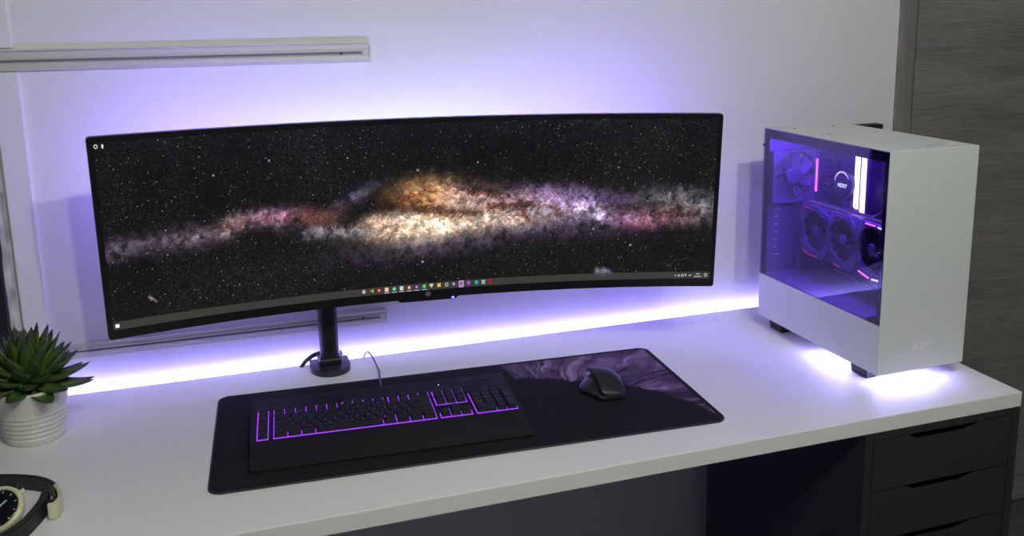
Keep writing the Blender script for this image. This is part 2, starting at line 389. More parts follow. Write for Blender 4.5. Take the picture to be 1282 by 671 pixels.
rail('wall_rail', -1.6, 0.031, ZT + 0.6385, ZT + 0.680, 'long metal rail screwed high on the wall above the monitor', -0.057)
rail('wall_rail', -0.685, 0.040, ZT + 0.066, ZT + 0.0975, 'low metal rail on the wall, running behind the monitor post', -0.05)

# ================================================================== desk
XR, DD, TH = 1.1575, 0.656, 0.030
XL = XR - 2.0
desk = empty('desk', (XL, -DD, ZT - TH), label='long white desk with a thick straight edged top', cat='desk')
finish(abox(0, 2.0, 0, DD - 0.001, 0, TH, 0.0016, 2), 'desktop', M['desk'], desk)
# led strip on the back edge of the desk, shining at the wall
ls = empty('led_strip', (XL, -0.0005, ZT - 0.014), label='glowing violet light strip stuck along the rear edge of the desk', cat='light strip')
finish(abox(0.0, 1.99, 0, 0.0015, -0.006, 0.006), 'backing', M['trimw'], ls)
finish(abox(0.002, 1.988, 0.0015, 0.0035, -0.004, 0.004), 'diode_band', M['ledstrip'], ls)

# ================================================================== drawer unit
CW, CD, CH = 0.3605, 0.58, ZT - TH
CX, CY = 0.7965, -DD + 0.001
cab = empty('drawer_unit', (CX, CY, 0), label='dark grey drawer unit with scooped drawer pulls under the right end of the desk', cat='drawer unit')
bm = bmesh.new()
box(bm, 0, 0.0175, 0.0, CD, 0.02, CH, 0.001); box(bm, CW - 0.0175, CW, 0.0, CD, 0.02, CH, 0.001)
box(bm, 0.0175, CW - 0.0175, 0.0, CD, CH - 0.0155, CH, 0.0005); box(bm, 0.0175, CW - 0.0175, 0.004, CD, 0.02, 0.035)
box(bm, 0.0175, CW - 0.0175, CD - 0.01, CD, 0.03, CH - 0.01)
finish(bm, 'body', M['cab'], cab)
for fx in (0.03, CW - 0.03):
    for fy in (0.04, CD - 0.04):
        finish(lathe(bmesh.new(), [(0, 0), (0.018, 0), (0.02, 0.004), (0.02, 0.021), (0, 0.021)], 20), 'foot', M['blackm'], cab, smooth=True, angle=40, loc=(fx, fy, 0))
tops = [(-0.0465, -0.1488), (-0.1508, -0.2508), (-0.2528, -0.3528), (-0.3548, -0.5100), (-0.5120, -0.6930)]
for zt, zb in tops:
    zt += ZT; zb += ZT
    w0, w1 = 0.0195, CW - 0.0195; c = 0.181
    poly = [(w0, zb), (w1, zb), (w1, zt)]
    # scooped pull cut in the upper edge
    n = 14
    prof = []
    for k in range(n + 1):
        f = k / n; prof.append((c + 0.088 - 0.038 * f, zt - 0.0165 * (0.5 - 0.5 * math.cos(PI * f))))
    poly += prof + [(2 * c - x, z) for x, z in prof[::-1]] + [(w0, zt)]
    dr = bmesh.new(); prism(dr, poly, 0.0005, 0.0155, 'xzy')
    bmesh.ops.bevel(dr, geom=[e for e in dr.edges if all(abs(v.co.y - 0.0005) < 1e-6 for v in e.verts)], offset=0.001, segments=2, affect='EDGES')
    fr = finish(dr, 'drawer', M['cab'], cab)
    bx = bmesh.new(); b0, b1 = w0 + 0.012, w1 - 0.012; zz = zb + 0.012; zh = zt - 0.022
    box(bx, b0, b0 + 0.01, 0.0156, 0.50, zz, zh); box(bx, b1 - 0.01, b1, 0.0156, 0.50, zz, zh); box(bx, b0 + .01, b1 - .01, 0.49, 0.50, zz, zh); box(bx, b0 + .01, b1 - .01, 0.0156, 0.49, zz, zz + 0.006)
    finish(bx, 'drawer_box', M['cabin'], fr)

# ================================================================== desk mat
def grid_mesh(name, P, C, mat_, parent, smooth=True):
    ny, nx = P.shape[:2]
    me = bpy.data.meshes.new(name)
    me.vertices.add(nx * ny); me.vertices.foreach_set('co', P.reshape(-1).astype(np.float32))
    i = (np.arange(ny - 1)[:, None] * nx + np.arange(nx - 1)[None, :]).reshape(-1)
    q = np.stack([i, i + 1, i + 1 + nx, i + nx], 1).reshape(-1)
    nf = len(i)
    me.loops.add(nf * 4); me.loops.foreach_set('vertex_index', q.astype(np.int32))
    me.polygons.add(nf); me.polygons.foreach_set('loop_start', (np.arange(nf) * 4).astype(np.int32))
    me.polygons.foreach_set('use_smooth', np.ones(nf, bool) if smooth else np.zeros(nf, bool))
    me.update(calc_edges=True)
    a = me.color_attributes.new('Col', 'FLOAT_COLOR', 'POINT')
    c4 = np.ones((nx * ny, 4), np.float32); c4[:, :3] = C.reshape(-1, 3)
    a.data.foreach_set('color', c4.reshape(-1))
    me.materials.append(mat_)
    return link(bpy.data.objects.new(name, me), parent)

MX, MY, MR = 0.11999, -0.35051, -0.05091
MW_, MH_ = 0.896, 0.398
pad = empty('desk_mat', (MX, MY, ZT), MR, label='large black cloth desk mat with a purple feather pattern in its far right corner', cat='desk mat')
hx, hy, rr = MW_ / 2, MH_ / 2, 0.022
base = bmesh.new(); prism(base, rrect(-hx, hx, -hy, hy, rr), 0.0002, 0.0024)
# printed cloth surface: a fine grid warped so its outline follows the rounded rectangle
nx, ny = 680, 300
gx = np.linspace(-hx + 0.0015, hx - 0.0015, nx)[None, :].repeat(ny, 0); gy = np.linspace(-hy + 0.0015, hy - 0.0015, ny)[:, None].repeat(nx, 1)
# squeeze corners inside the arc
cxx = np.clip(np.abs(gx) - (hx - rr), 0, None); cyy = np.clip(np.abs(gy) - (hy - rr), 0, None)
rad = np.maximum(cxx, cyy); ln_ = np.sqrt(cxx ** 2 + cyy ** 2) + 1e-9
sc = np.where((cxx > 0) & (cyy > 0), rad / ln_, 1.0)
px_ = np.sign(gx) * (np.minimum(np.abs(gx), hx - rr) + cxx * sc); py_ = np.sign(gy) * (np.minimum(np.abs(gy), hy - rr) + cyy * sc)
bx_ = np.array([0.10, 0.128, 0.20, 0.235, 0.28, 0.35, 0.40, 0.425, 0.45]); by_ = np.array([0.30, 0.105, 0.095, 0.055, 0.045, -0.01, -0.08, -0.13, -0.20])
bound = np.interp(px_, bx_, by_)
wob = (fbm(px_ * 26, py_ * 26, 3) - 0.5) * 0.055
mask = np.clip((py_ - bound + wob) / 0.010, 0, 1)
edge_in = np.clip((hx - 0.006 - np.abs(px_)) / 0.004, 0, 1) * np.clip((hy - 0.005 - np.abs(py_)) / 0.004, 0, 1)
# feather-like strokes fanning out from a point left of the pattern
wx = px_ + 0.045 * (fbm(px_ * 14, py_ * 14, 21, 3) - 0.5); wy = py_ + 0.07 * (fbm(px_ * 14 + 5, py_ * 14, 22, 3) - 0.5)
A = np.arctan2(wy + 0.02, wx - 0.16); R = np.sqrt((wx - 0.16) ** 2 + (wy + 0.02) ** 2)
st = fbm(A * 7, R * 5, 31, 5, 0.65); st2 = fbm(A * 26 + 6 * R, R * 9, 41, 5, 0.65)
val = np.clip((st - 0.42) * 4, 0, 1) * 0.6 + np.clip((st2 - 0.5) * 5, 0, 1) * 0.7
patch = np.clip((fbm(px_ * 16, py_ * 16, 55) - 0.45) * 3.5, 0, 1)
val = val * (0.45 + 0.8 * patch) * mask * edge_in
tint = np.clip(fbm(px_ * 8, py_ * 8, 66, 3), 0, 1)[..., None]
basec = np.array([0.0105, 0.0095, 0.0115]); hi = np.array([0.20, 0.10, 0.27]) * tint + np.array([0.28, 0.22, 0.29]) * (1 - tint)
under = np.array([0.022, 0.009, 0.034])
C = basec + (under * (mask * edge_in)[..., None]) + hi * val[..., None]
P = np.stack([px_, py_, np.full_like(px_, 0.0027)], -1)
M['padm'] = attr_mat('printed_cloth', False, rough=0.8)
finish(base, 'rubber_base', M['blackm'], pad)
grid_mesh('printed_cloth', P, C, M['padm'], pad)
st_ = bmesh.new(); o_ = rrect(-hx, hx, -hy, hy, rr, 10); tube(st_, [(x, y, 0.0019) for x, y in o_ + o_[:2]], 0.0016, 6, cap=False)
finish(st_, 'stitched_edge', M['black'], pad, smooth=True)

# ================================================================== keyboard
KX, KY, KR = -0.257, -0.2, -0.066
kb = empty('keyboard', (KX, KY, ZT + 0.003), KR, label='black gaming keyboard with violet backlight and palm rest on the left of the desk mat', cat='keyboard')
KW = 0.4855
PZ = 0.0130     # plate height above the mat
# case: low tray, raised back strip and frame between the key blocks
bm = bmesh.new()
def slab(x0, x1, y0, y1, zA, zB, z0=0.0005):       # wedge: height zA at y0 (front) to zB at y1 (rear)
    v = [bm.verts.new(c) for c in ((x0, y0, z0), (x1, y0, z0), (x1, y1, z0), (x0, y1, z0), (x0, y0, zA), (x1, y0, zA), (x1, y1, zB), (x0, y1, zB))]
    for f in ((3, 2, 1, 0), (4, 5, 6, 7), (0, 1, 5, 4), (1, 2, 6, 5), (2, 3, 7, 6), (3, 0, 4, 7)): bm.faces.new([v[i] for i in f])
slab(0, KW, -0.188, 0, PZ - 0.002, PZ - 0.002)
T = PZ - 0.0007
KF = -0.1856
slab(0, KW, -0.0575, 0, T, T, PZ - 0.0021)
slab(0, 0.0114, -0.188, -0.0575, T, T, PZ - 0.0021); slab(0.4781, KW, -0.188, -0.0575, T, T, PZ - 0.0021)
slab(0.0317, 0.0399, -0.188, -0.0575, T, T, PZ - 0.0021)
slab(0.3272, 0.3332, -0.188, -0.0575, T, T, PZ - 0.0021); slab(0.3928, 0.3998, -0.188, -0.0575, T, T, PZ - 0.0021)
slab(0.0114, 0.4781, -0.1888, KF, T, T, PZ - 0.0021)
for x0_, x1_, y0_, y1_ in ((0.3332, 0.3928, -0.1422, -0.1260), (0.3332, 0.3532, -0.1612, -0.1422), (0.3730, 0.3928, -0.1612, -0.1422), (0.0390, KW - 0.004, -0.0862, -0.0812), (0.0600, 0.0782, -0.0812, -0.0575), (0.1552, 0.1635, -0.0812, -0.0575), (0.2410, 0.2488, -0.0812, -0.0575), (0.3998, KW - 0.004, -0.0812, -0.0575)):
    slab(x0_, x1_, y0_, y1_, T, T, PZ - 0.0021)   # bar between arrows and the six navigation keys
finish(bm, 'case', M['kbcase'], kb)
bm = bmesh.new()
v = lambda x, y, z: (x, y, z)
slab_pts = rrect(0.0025, KW - 0.001, -0.279, -0.1892, 0.006, 5)
A_ = [bm.verts.new((x, y, 0.0005)) for x, y in slab_pts]
B_ = [bm.verts.new((x, y, 0.004 + 0.0105 * ((y + 0.279) / 0.0905) ** 0.6)) for x, y in slab_pts]
n = len(slab_pts)
for i in range(n): bm.faces.new((A_[i], A_[(i + 1) % n], B_[(i + 1) % n], B_[i]))
bm.faces.new(A_[::-1]); bm.faces.new(B_)
finish(bm, 'palm_rest', M['kbcase'], kb)
finish(abox(0.0095, KW - 0.0038, -0.1875, -0.0565, PZ - 0.0021, PZ - 0.0010), 'backlight_plate', M['kbback'], kb)
finish(abox(0.390, 0.462, -0.0215, -0.0195, T - 0.0002, T + 0.0010), 'media_bar', mat('gloss_strip', (0.05, 0.04, 0.09), 0.15), kb)
U = 0.01905
keys = []          # (x, y, w, d, legend)
def row(x0, y, items):
    x = x0
    for it in items:
        w, leg = it if isinstance(it, tuple) else (1, it)
        if leg is not None: keys.append((x + U * w / 2, y, U * w, U, leg))
        x += U * w
XM = 0.0405; Y0 = -0.1808 + U / 2
row(XM, Y0, [(1.25, ''), (1.25, ''), (1.25, ''), (6.25, ' '), (1.25, ''), (1.25, ''), (1.25, ''), (1.25, '')])
row(XM, Y0 + U, [(2.25, '')] + list('ZXCVBNM,./') + [(2.75, '')])
row(XM, Y0 + 2 * U, [(1.75, '')] + list("ASDFGHJKL;'") + [(2.25, '')])
row(XM, Y0 + 3 * U, [(1.5, '')] + list('QWERTYUIOP[]') + [(1.5, '')])
row(XM, Y0 + 4 * U, ['`'] + list('1234567890-=') + [(2, '')])
YF = Y0 + 5 * U + 0.0045
row(XM, YF, ['', (1, None), '', '', '', '', (0.5, None), '', '', '', '', (0.5, None), '', '', '', ''])
XN = 0.3345
row(XN, Y0, ['', '', '']); row(XN, Y0 + U, [(1, None), ''])
row(XN, Y0 + 3 * U, ['', '', '']); row(XN, Y0 + 4 * U, ['', '', '']); row(XN, YF, ['', '', ''])
XP = 0.4010
row(XP, Y0, [(2, '0'), '.']); row(XP, Y0 + U, list('123')); row(XP, Y0 + 2 * U, list('456')); row(XP, Y0 + 3 * U, list('789')); row(XP, Y0 + 4 * U, list('N/*') + ['-'])
keys.append((XP + 3.5 * U, Y0 + U / 2, U, 2 * U, '')); keys.append((XP + 3.5 * U, Y0 + 2.5 * U, U, 2 * U, '+'))
for k in range(6): keys.append((0.0218, Y0 + k * U * 1.07, 0.0185, U, ''))
def keycap(w, d, hz=0.0085):
    b = bmesh.new(); g = 0.00065; tp = 0.0022
    o_ = rrect(-w / 2 + g, w / 2 - g, -d / 2 + g, d / 2 - g, 0.0012, 2); t_ = rrect(-w / 2 + g + tp, w / 2 - g - tp, -d / 2 + g + tp, d / 2 - g - tp * 0.4, 0.002, 2)
    a = [b.verts.new((x, y, 0)) for x, y in o_]; c = [b.verts.new((x, y, hz)) for x, y in t_]
    c2 = [b.verts.new((x * 0.93, y * 0.93, hz + 0.0001)) for x, y in t_]
    n = len(o_)
    for i in range(n):
        b.faces.new((a[i], a[(i + 1) % n], c[(i + 1) % n], c[i])); b.faces.new((c[i], c[(i + 1) % n], c2[(i + 1) % n], c2[i]))
    b.faces.new(a[::-1]); b.faces.new(c2)
    bmesh.ops.recalc_face_normals(b, faces=b.faces)
    return b
keys.sort(key=lambda k: k[1])
cache = {}; leg_cache = {}
kz = PZ - 0.0006
rest = bmesh.new(); nrest = 0
for i, (x, y, w, d, leg) in enumerate(keys):
    ck = (round(w, 5), round(d, 5))
    if ck not in cache:
        b = keycap(w, d); me = bpy.data.meshes.new('key'); b.to_mesh(me); b.free(); me.materials.append(M['key']); cache[ck] = me
    if i < 100:
        k = link(bpy.data.objects.new('key', cache[ck]), kb); k.location = (x, y, kz)
        g = leg.strip()
        if g:
            if g not in leg_cache:
                o = text('legend', g, 0.0060, M['legend'], k, Matrix.Translation((-0.0015, 0.002, 0.0088)), extrude=0.00005)
                leg_cache[g] = o.data
            else: link(bpy.data.objects.new('legend', leg_cache[g]), k)
    else:
        t = cache[ck].copy(); t.transform(Matrix.Translation((x, y, kz))); rest.from_mesh(t); bpy.data.meshes.remove(t)
o = finish(rest, 'key', M['key'], kb); o['kind'] = 'stuff'
# status light and cable
finish(lathe(bmesh.new(), [(0, 0.0012), (0.0008, 0.0009), (0.001, 0)], 10), 'status_light', M['whitelogo'], kb, loc=(0.353, -0.028, T))
c = bmesh.new(); tube(c, spline([(0.243, -0.004, 0.010), (0.244, 0.012, 0.010), (0.2462, 0.05, 0.005), (0.2500, 0.10, 0.003), (0.247, 0.140, 0.006), (0.2410, 0.170, 0.014), (0.235, 0.192, 0.016), (0.2290, 0.2105, 0.004), (0.2275, 0.2165, -0.010)], 8), 0.0017, 8)
finish(c, 'cable', M['cable'], kb, smooth=True)

# ================================================================== mouse
mo = empty('computer_mouse', (0.3955, -0.360, ZT + 0.003), -0.10, label='dark sculpted wireless mouse with a thumb rest on the desk mat', cat='computer mouse')
# cross sections (x, z) from the left wing tip over the hump to the right side, at stations from rear to front
def section(f):
    w = 0.60 + 0.40 * math.sin(PI * min(1, max(0.0, 0.10 + 0.86 * f))) ** 0.6      # plan width
    hgt = math.sin(PI * (0.07 + 0.86 * f)) ** 0.75                 # hump height
    wing = math.exp(-((f - 0.50) / 0.30) ** 2)
    rx = 0.0395 * w; H = 0.0420 * hgt + 0.003
    lx = -0.020 * w - 0.0250 * wing
    ridge = -0.0200 * w + 0.003 * (1 - wing)
    pts = [(lx + 0.003, 0.0), (lx, 0.004), (lx + 0.001, 0.0095 + 0.001 * wing), (lx + 0.007, 0.0135 * (0.5 + 0.5 * hgt)), (ridge - 0.0020 * wing, min(0.019, H * 0.5)), (ridge + 0.001, H * 0.76),
           (ridge - 0.0018, H * 0.985), (ridge - 0.0006, H * 1.01), (0.002, H * 0.965), (rx * 0.66, H * 0.80), (rx * 0.97, H * 0.58), (rx, H * 0.32), (rx * 0.97, 0.004), (rx * 0.90, 0.0)]
    return pts
bm = bmesh.new(); ns = 17; rings = []
for k in range(ns):
    f = k / (ns - 1); y = -0.060 + 0.122 * f
    rings.append([bm.verts.new((x, y, z)) for x, z in section(f)])
m_ = len(rings[0])
for a, b in zip(rings[:-1], rings[1:]):
    for i in range(m_): bm.faces.new((a[i], a[(i + 1) % m_], b[(i + 1) % m_], b[i]))
for r_, y in ((rings[0], -0.0615), (rings[-1], 0.0635)):
    bm.faces.new(r_ if r_ is rings[0] else r_[::-1])
o = finish(bm, 'shell', M['mouse'], mo, smooth=True)
s = o.modifiers.new('s', 'SUBSURF'); s.levels = 2; s.render_levels = 2
w = bmesh.new(); lathe(w, [(0, -0.0035), (0.010, -0.0035), (0.0115, -0.002), (0.0115, 0.002), (0.010, 0.0035), (0, 0.0035)], 28, M=Matrix.Translation((-0.002, 0.036, 0.0215)) @ Matrix.Rotation(PI / 2, 4, 'Y'))
finish(w, 'scroll_wheel', M['wheel'], mo, smooth=True, angle=40)
w = bmesh.new(); lathe(w, [(0, -0.006), (0.005, -0.006), (0.006, -0.005), (0.006, 0.005), (0.005, 0.006), (0, 0.006)], 20, M=Matrix.Translation((-0.0195, 0.010, 0.029)) @ Matrix.Rotation(PI / 2, 4, 'X'))
finish(w, 'thumb_wheel', M['wheel'], mo, smooth=True, angle=40)
for yy in (-0.022, -0.010):
    finish(abox(-0.0240, -0.0185, yy - 0.005, yy + 0.005, 0.0225, 0.0260, 0.001), 'side_button', M['black'], mo)

# ================================================================== monitor
hW, hH, iR = 0.60198, 0.18606, 0.42338
mon = empty('curved_monitor', (0.10631, -0.16159, ZT + 0.34961), 0, label='very wide curved black monitor showing a starry galaxy wallpaper', cat='monitor')
R1 = Matrix.Rotation(-0.06033, 4, 'Z') @ Matrix.Rotation(0.00723, 4, 'Y').inverted() 
Rt = Matrix.Rotation(0.06284, 4, 'X')
c_, q_ = math.cos(-0.06284), math.sin(-0.06284)
Mt = Matrix(((1, 0, 0, 0), (0, c_, q_, 0), (0, -q_, c_, 0), (0, 0, 0, 1)))
c_, q_ = math.cos(-0.00723), math.sin(-0.00723)
Mr = Matrix(((c_, 0, -q_, 0), (0, 1, 0, 0), (q_, 0, c_, 0), (0, 0, 0, 1)))
c_, q_ = math.cos(-0.06033), math.sin(-0.06033)
My = Matrix(((c_, -q_, 0, 0), (q_, c_, 0, 0), (0, 0, 1, 0), (0, 0, 0, 1)))
mon.matrix_world = Matrix.Translation((0.10631, -0.16159, ZT + 0.34961)) @ My @ Mr @ Mt
def surf(u, v, off=0.0):     # u, v in metres along the curved front, off = depth behind it
    a = u * iR
    return ((1 / iR + off) * math.sin(a), -(1 / iR) + (1 / iR + off) * math.cos(a), v)
def depth(s, t):             # shell thickness
    g = max(0.0, 1 - abs(s) ** 2.2) ; k = max(0.0, 1 - abs(t) ** 3)
    return 0.012 + 0.026 * min(1, g * 1.5) * min(1, k * 2.2) ** 0.7 + 0.018 * max(0, 1 - (abs(s) / 0.33) ** 4) * max(0, 1 - (abs(t) / 0.7) ** 4)
bm = bmesh.new(); NX, NY = 72, 18
ss = [-1 + 2 * i / NX for i in range(NX + 1)]; tt = [-1 + 2 * j / NY for j in range(NY + 1)]
def cr(s, t, rad=0.006):     # round the four outer corners
    u, v = s * hW, t * hH
    cu, cv = abs(u) - (hW - rad), abs(v) - (hH - rad)
    if cu > 0 and cv > 0:
        l = math.hypot(cu, cv); k = max(cu, cv) / l
        u = math.copysign(hW - rad + cu * k, u); v = math.copysign(hH - rad + cv * k, v)
    return u, v
ss = sorted(set([-1 + 0.006 / hW * k for k in (0, .35, .7, 1)] + [1 - 0.006 / hW * k for k in (0, .35, .7, 1)] + ss[1:-1])); tt = sorted(set([-1 + 0.006 / hH * k for k in (0, .35, .7, 1)] + [1 - 0.006 / hH * k for k in (0, .35, .7, 1)] + tt[1:-1]))
F = [[bm.verts.new(surf(*cr(s, t), 0.0)) for s in ss] for t in tt]
B = [[bm.verts.new(surf(*cr(s, t), depth(s, t))) for s in ss] for t in tt]
for G, rev in ((F, False), (B, True)):
    for j in range(len(tt) - 1):
        for i in range(len(ss) - 1):
            q = (G[j][i], G[j][i + 1], G[j + 1][i + 1], G[j + 1][i]); bm.faces.new(q[::-1] if rev else q)
lastj, lasti = len(tt) - 1, len(ss) - 1
for i in range(lasti):
    bm.faces.new((F[0][i], B[0][i], B[0][i + 1], F[0][i + 1])); bm.faces.new((F[lastj][i], F[lastj][i + 1], B[lastj][i + 1], B[lastj][i]))
for j in range(lastj):
    bm.faces.new((F[j][0], F[j + 1][0], B[j + 1][0], B[j][0])); bm.faces.new((F[j][lasti], B[j][lasti], B[j + 1][lasti], F[j + 1][lasti]))
finish(bm, 'housing', M['bezel'], mon, smooth=True, angle=50)
# wallpaper: a band of the galaxy with dust lanes, star clouds and stars
NXS, NYS = 1150, 330
uu = np.linspace(-0.9835 * hW, 0.9835 * hW, NXS)[None, :].repeat(NYS, 0); vv = np.linspace(-0.905 * hH, 0.945 * hH, NYS)[:, None].repeat(NXS, 1)
wu = uu + 0.015 * (fbm(uu * 45, vv * 45, 101) - 0.5) + 0.006 * (fbm(uu * 170, vv * 170, 103, 3) - 0.5); wv = vv + 0.015 * (fbm(uu * 45 + 7, vv * 45, 102) - 0.5) + 0.006 * (fbm(uu * 170, vv * 170 + 3, 104, 3) - 0.5)
def splat(U_, V_, s):
    cx, cy, ax, ay, bx, by = s[:6]
    det = ax * by - ay * bx
    dx, dy = U_ - cx, V_ - cy
    p = (dx * by - dy * bx) / det; q = (dy * ax - dx * ay) / det
    return np.exp(-(p * p + q * q) * 0.9)
gal = np.zeros((NYS, NXS, 3))
smooth = np.zeros((NYS, NXS, 3))
for s in SPL:
    big = s[6] > 0.55 and s[0] < 0.12
    lft = s[0] < -0.16
    q = splat(wu, wv, s); c = np.array(s[6:9])
    if lft: q = q ** 1.35 * 1.25
    gal += q[..., None] * c
    if big: smooth += q[..., None] ** 1.2 * c
n1 = fbm(wu * 75, wv * 75, 201, 6, 0.70); n2 = fbm(wu * 190 + 4, wv * 190, 202, 5, 0.70); n3 = fbm(wu * 26, wv * 40, 203, 5)
gal *= (0.10 + 3.3 * np.clip(n1 - 0.30, 0, 1) ** 1.1 * (0.30 + 1.35 * n2))[..., None]
dust = np.zeros((NYS, NXS))
for s in DUST: dust = 1 - (1 - dust) * (1 - s[6] * splat(wu, wv, s))
ridge = 1 - np.abs(2 * fbm(wu * 48 + 9, wv * 80, 301, 6, 0.75) - 1); ridge = np.clip((ridge - 0.78) * 6, 0, 1)
gal = (gal * 1.25) ** 1.12 + smooth * 0.50 * (0.6 + 0.8 * n2[..., None])
ab = np.clip(dust * (0.3 + 1.5 * n2) + 0.70 * ridge * np.clip(gal.sum(-1) * 1.5, 0, 1) * (n3 > 0.35), 0, 0.97)[..., None]
gal *= (1 - ab * np.array([0.82, 0.93, 0.97]))
gal += ab * np.clip(gal.sum(-1), 0, 0.6)[..., None] * np.array([0.16, 0.05, 0.02])
def coarse(k):            # star-field grains about two grid cells wide
    g = RNG.random((NYS // k + 2, NXS // k + 2)); return g.repeat(k, 0).repeat(k, 1)[:NYS, :NXS]
grain = 0.75 * coarse(2) ** 7 + 0.6 * RNG.random((NYS, NXS)) ** 4
dens = np.clip(0.25 + 2.2 * gal.sum(-1) + 0.8 * (fbm(uu * 9, vv * 9, 401, 4) - 0.35), 0.15, 1.4)
gal += (0.0030 * np.array([1.0, 0.94, 1.12])) + (grain * 0.070 * dens)[..., None] * np.array([1.0, 0.95, 1.0])
st = RNG.random((NYS, NXS)); st[1::2, 1::2] *= 0.99; br = RNG.random((NYS, NXS))
th = 1 - 0.0065 * (0.5 + dens)
tintr = RNG.random((NYS, NXS, 1)); scol = np.array([1.0, 0.86, 0.78]) * tintr + np.array([0.8, 0.88, 1.0]) * (1 - tintr)
gal += np.where(st > th, 0.10 + 0.9 * br ** 3, 0)[..., None] * scol
for (a, b, w_, k) in [(-0.0148, -0.1068, 1.3, .9), (0.10, 0.0936, 1.1, .7), (0.34, -0.055, 1.2, .7), (0.42, -0.092, 1.3, .7), (-0.40, 0.10, 1.2, .6), (-0.49, -0.04, 1.0, .5), (-0.30, 0.12, 1.1, .6), (0.2, 0.02, .9, .5), (-0.155, 0.115, 1.0, .5), (0.39, 0.075, 1.0, .5), (-0.02, 0.083, 1.6, .5), (0.5, 0.02, 1.0, .5)]:
    gal += k * np.exp(-((uu - a) ** 2 + (vv - b) ** 2) / (0.00115 * w_) ** 2)[..., None] * np.array([1, .97, .95])
gal = np.clip(gal, 0, 1.25)
tb = vv < -0.823 * hH                              # translucent task bar
gal[tb] = gal[tb] * 0.15 + np.array([0.046, 0.045, 0.040])
Pn = np.empty((NYS, NXS, 3)); aa = uu * iR; rr_ = 1 / iR - 0.0004
Pn[..., 0] = rr_ * np.sin(aa); Pn[..., 1] = -1 / iR + rr_ * np.cos(aa); Pn[..., 2] = vv
M['screen'] = attr_mat('screen_picture', True, 0.92, rough=0.32)
scr = grid_mesh('screen', Pn, gal, M['screen'], mon)
def quad_on(name, s, t, w_, h_, m, parent, off=-0.0009, shape='rect', hollow=False):
    b = bmesh.new(); u, v_ = s * hW, t * hH
    if shape == 'rect': pts = [(-w_ / 2, -h_ / 2), (w_ / 2, -h_ / 2), (w_ / 2, h_ / 2), (-w_ / 2, h_ / 2)]
    elif shape == 'disc': pts = [(w_ / 2 * math.cos(2 * PI * k / 20), h_ / 2 * math.sin(2 * PI * k / 20)) for k in range(20)]
    elif shape == 'diamond': pts = [(0, -h_ / 2), (w_ / 2, 0), (0, h_ / 2), (-w_ / 2, 0)]
    elif shape == 'shield': pts = [(0, -h_ / 2), (w_ / 2, 0), (w_ / 2, h_ / 2), (-w_ / 2, h_ / 2), (-w_ / 2, 0)]
    elif shape == 'arrow': pts = [(-w_ / 2, 0), (w_ / 2, -h_ / 2), (w_ / 2, h_ / 2)]
    if hollow:
        a = [b.verts.new(surf(u + x, v_ + y, off)) for x, y in pts]; c = [b.verts.new(surf(u + x * .55, v_ + y * .55, off)) for x, y in pts]
        for i in range(len(pts)): b.faces.new((a[i], a[(i + 1) % len(pts)], c[(i + 1) % len(pts)], c[i]))
    else: b.faces.new([b.verts.new(surf(u + x, v_ + y, off)) for x, y in pts])
    return finish(b, name, m, parent)
ec = {}
def em(c, s=0.9):
    if (c, s) not in ec: ec[(c, s)] = emis('icon_glow', s2l(c), s)
    return ec[(c, s)]
icons = [(-.2230, 'disc', (205, 190, 200), None, 0), (-.1967, 'arrow', (170, 200, 60), None, 0), (-.1728, 'rect', (190, 25, 40), (245, 190, 190), 0), (-.1475, 'rect', (250, 225, 190), None, 1),
         (-.1221, 'disc', (80, 210, 165), (150, 235, 205), 1), (-.0975, 'rect', (225, 225, 250), None, 1), (-.0719, 'disc', (225, 120, 95), (240, 235, 210), 1), (-.0468, 'rect', (110, 20, 160), (230, 180, 250), 1),
         (-.0211, 'disc', (70, 215, 85), (110, 240, 120), 1), (.0034, 'shield', (215, 215, 205), None, 0), (.0293, 'rect', (235, 175, 50), (250, 215, 120), 0), (.0552, 'disc', (205, 200, 190), 'hollow', 0),
         (.0799, 'diamond', (165, 165, 245), None, 0), (.1060, 'rect', (200, 160, 205), (165, 60, 190), 2), (.1309, 'rect', (160, 100, 200), None, 0), (.1582, 'rect', (45, 165, 155), (90, 200, 190), 0), (.1821, 'rect', (190, 210, 205), (120, 150, 150), 0), (.2057, 'rect', (170, 35, 50), None, 0)]
for s_, sh, c1, c2, ul in icons:
    big = 0.0085 if ul != 2 else 0.0125
    ic = quad_on('app_icon', s_, -0.857, big * 0.85, big, em(c1, 0.8), scr, shape=sh, hollow=(c2 == 'hollow'))
    if c2 and c2 != 'hollow': quad_on('icon_symbol', s_, -0.857, big * 0.42, big * 0.45, em(c2, 0.9), ic, off=-0.0013, shape='rect' if sh == 'rect' else 'disc')
    if ul: quad_on('running_mark', s_, -0.857 - 0.036 - 0.002 * ul, 0.0105, 0.0009, em((235, 235, 240), 0.9), scr)
b = quad_on('start_button', -0.9728, -0.8635, 0.0065, 0.0065, em((250, 250, 250), 1.0), scr)
quad_on('desktop_icon', -0.9769, 0.9100, 0.0068, 0.0078, em((215, 225, 230), 0.8), scr, shape='disc', hollow=True)
quad_on('desktop_icon', -0.9594, 0.9075, 0.0032, 0.0080, em((230, 240, 245), 0.9), scr, shape='disc')
for s_, t_, w_, h_, sh, ho in [(.8622, -.8657, .003, .0025, 'rect', False), (.8741, -.866, .0032, .006, 'disc', False), (.8869, -.8653, .0052, .0055, 'rect', True), (.8983, -.8645, .004, .0045, 'shield', False), (.970, -.861, .0062, .0065, 'rect', True)]:
    quad_on('tray_icon', s_, t_, w_, h_, em((215, 215, 215), 0.75), scr, shape=sh, hollow=ho)
def on_screen(s, t, off=-0.001):
    p = surf(s * hW, t * hH, off); a = s * hW * iR
    return Matrix.Translation(p) @ Matrix.Rotation(-a, 4, 'Z') @ Matrix.Rotation(PI / 2, 4, 'X')
quad_on('tray_text', .9140, -.8647, 0.0062, 0.0022, em((200, 200, 200), .75), scr)
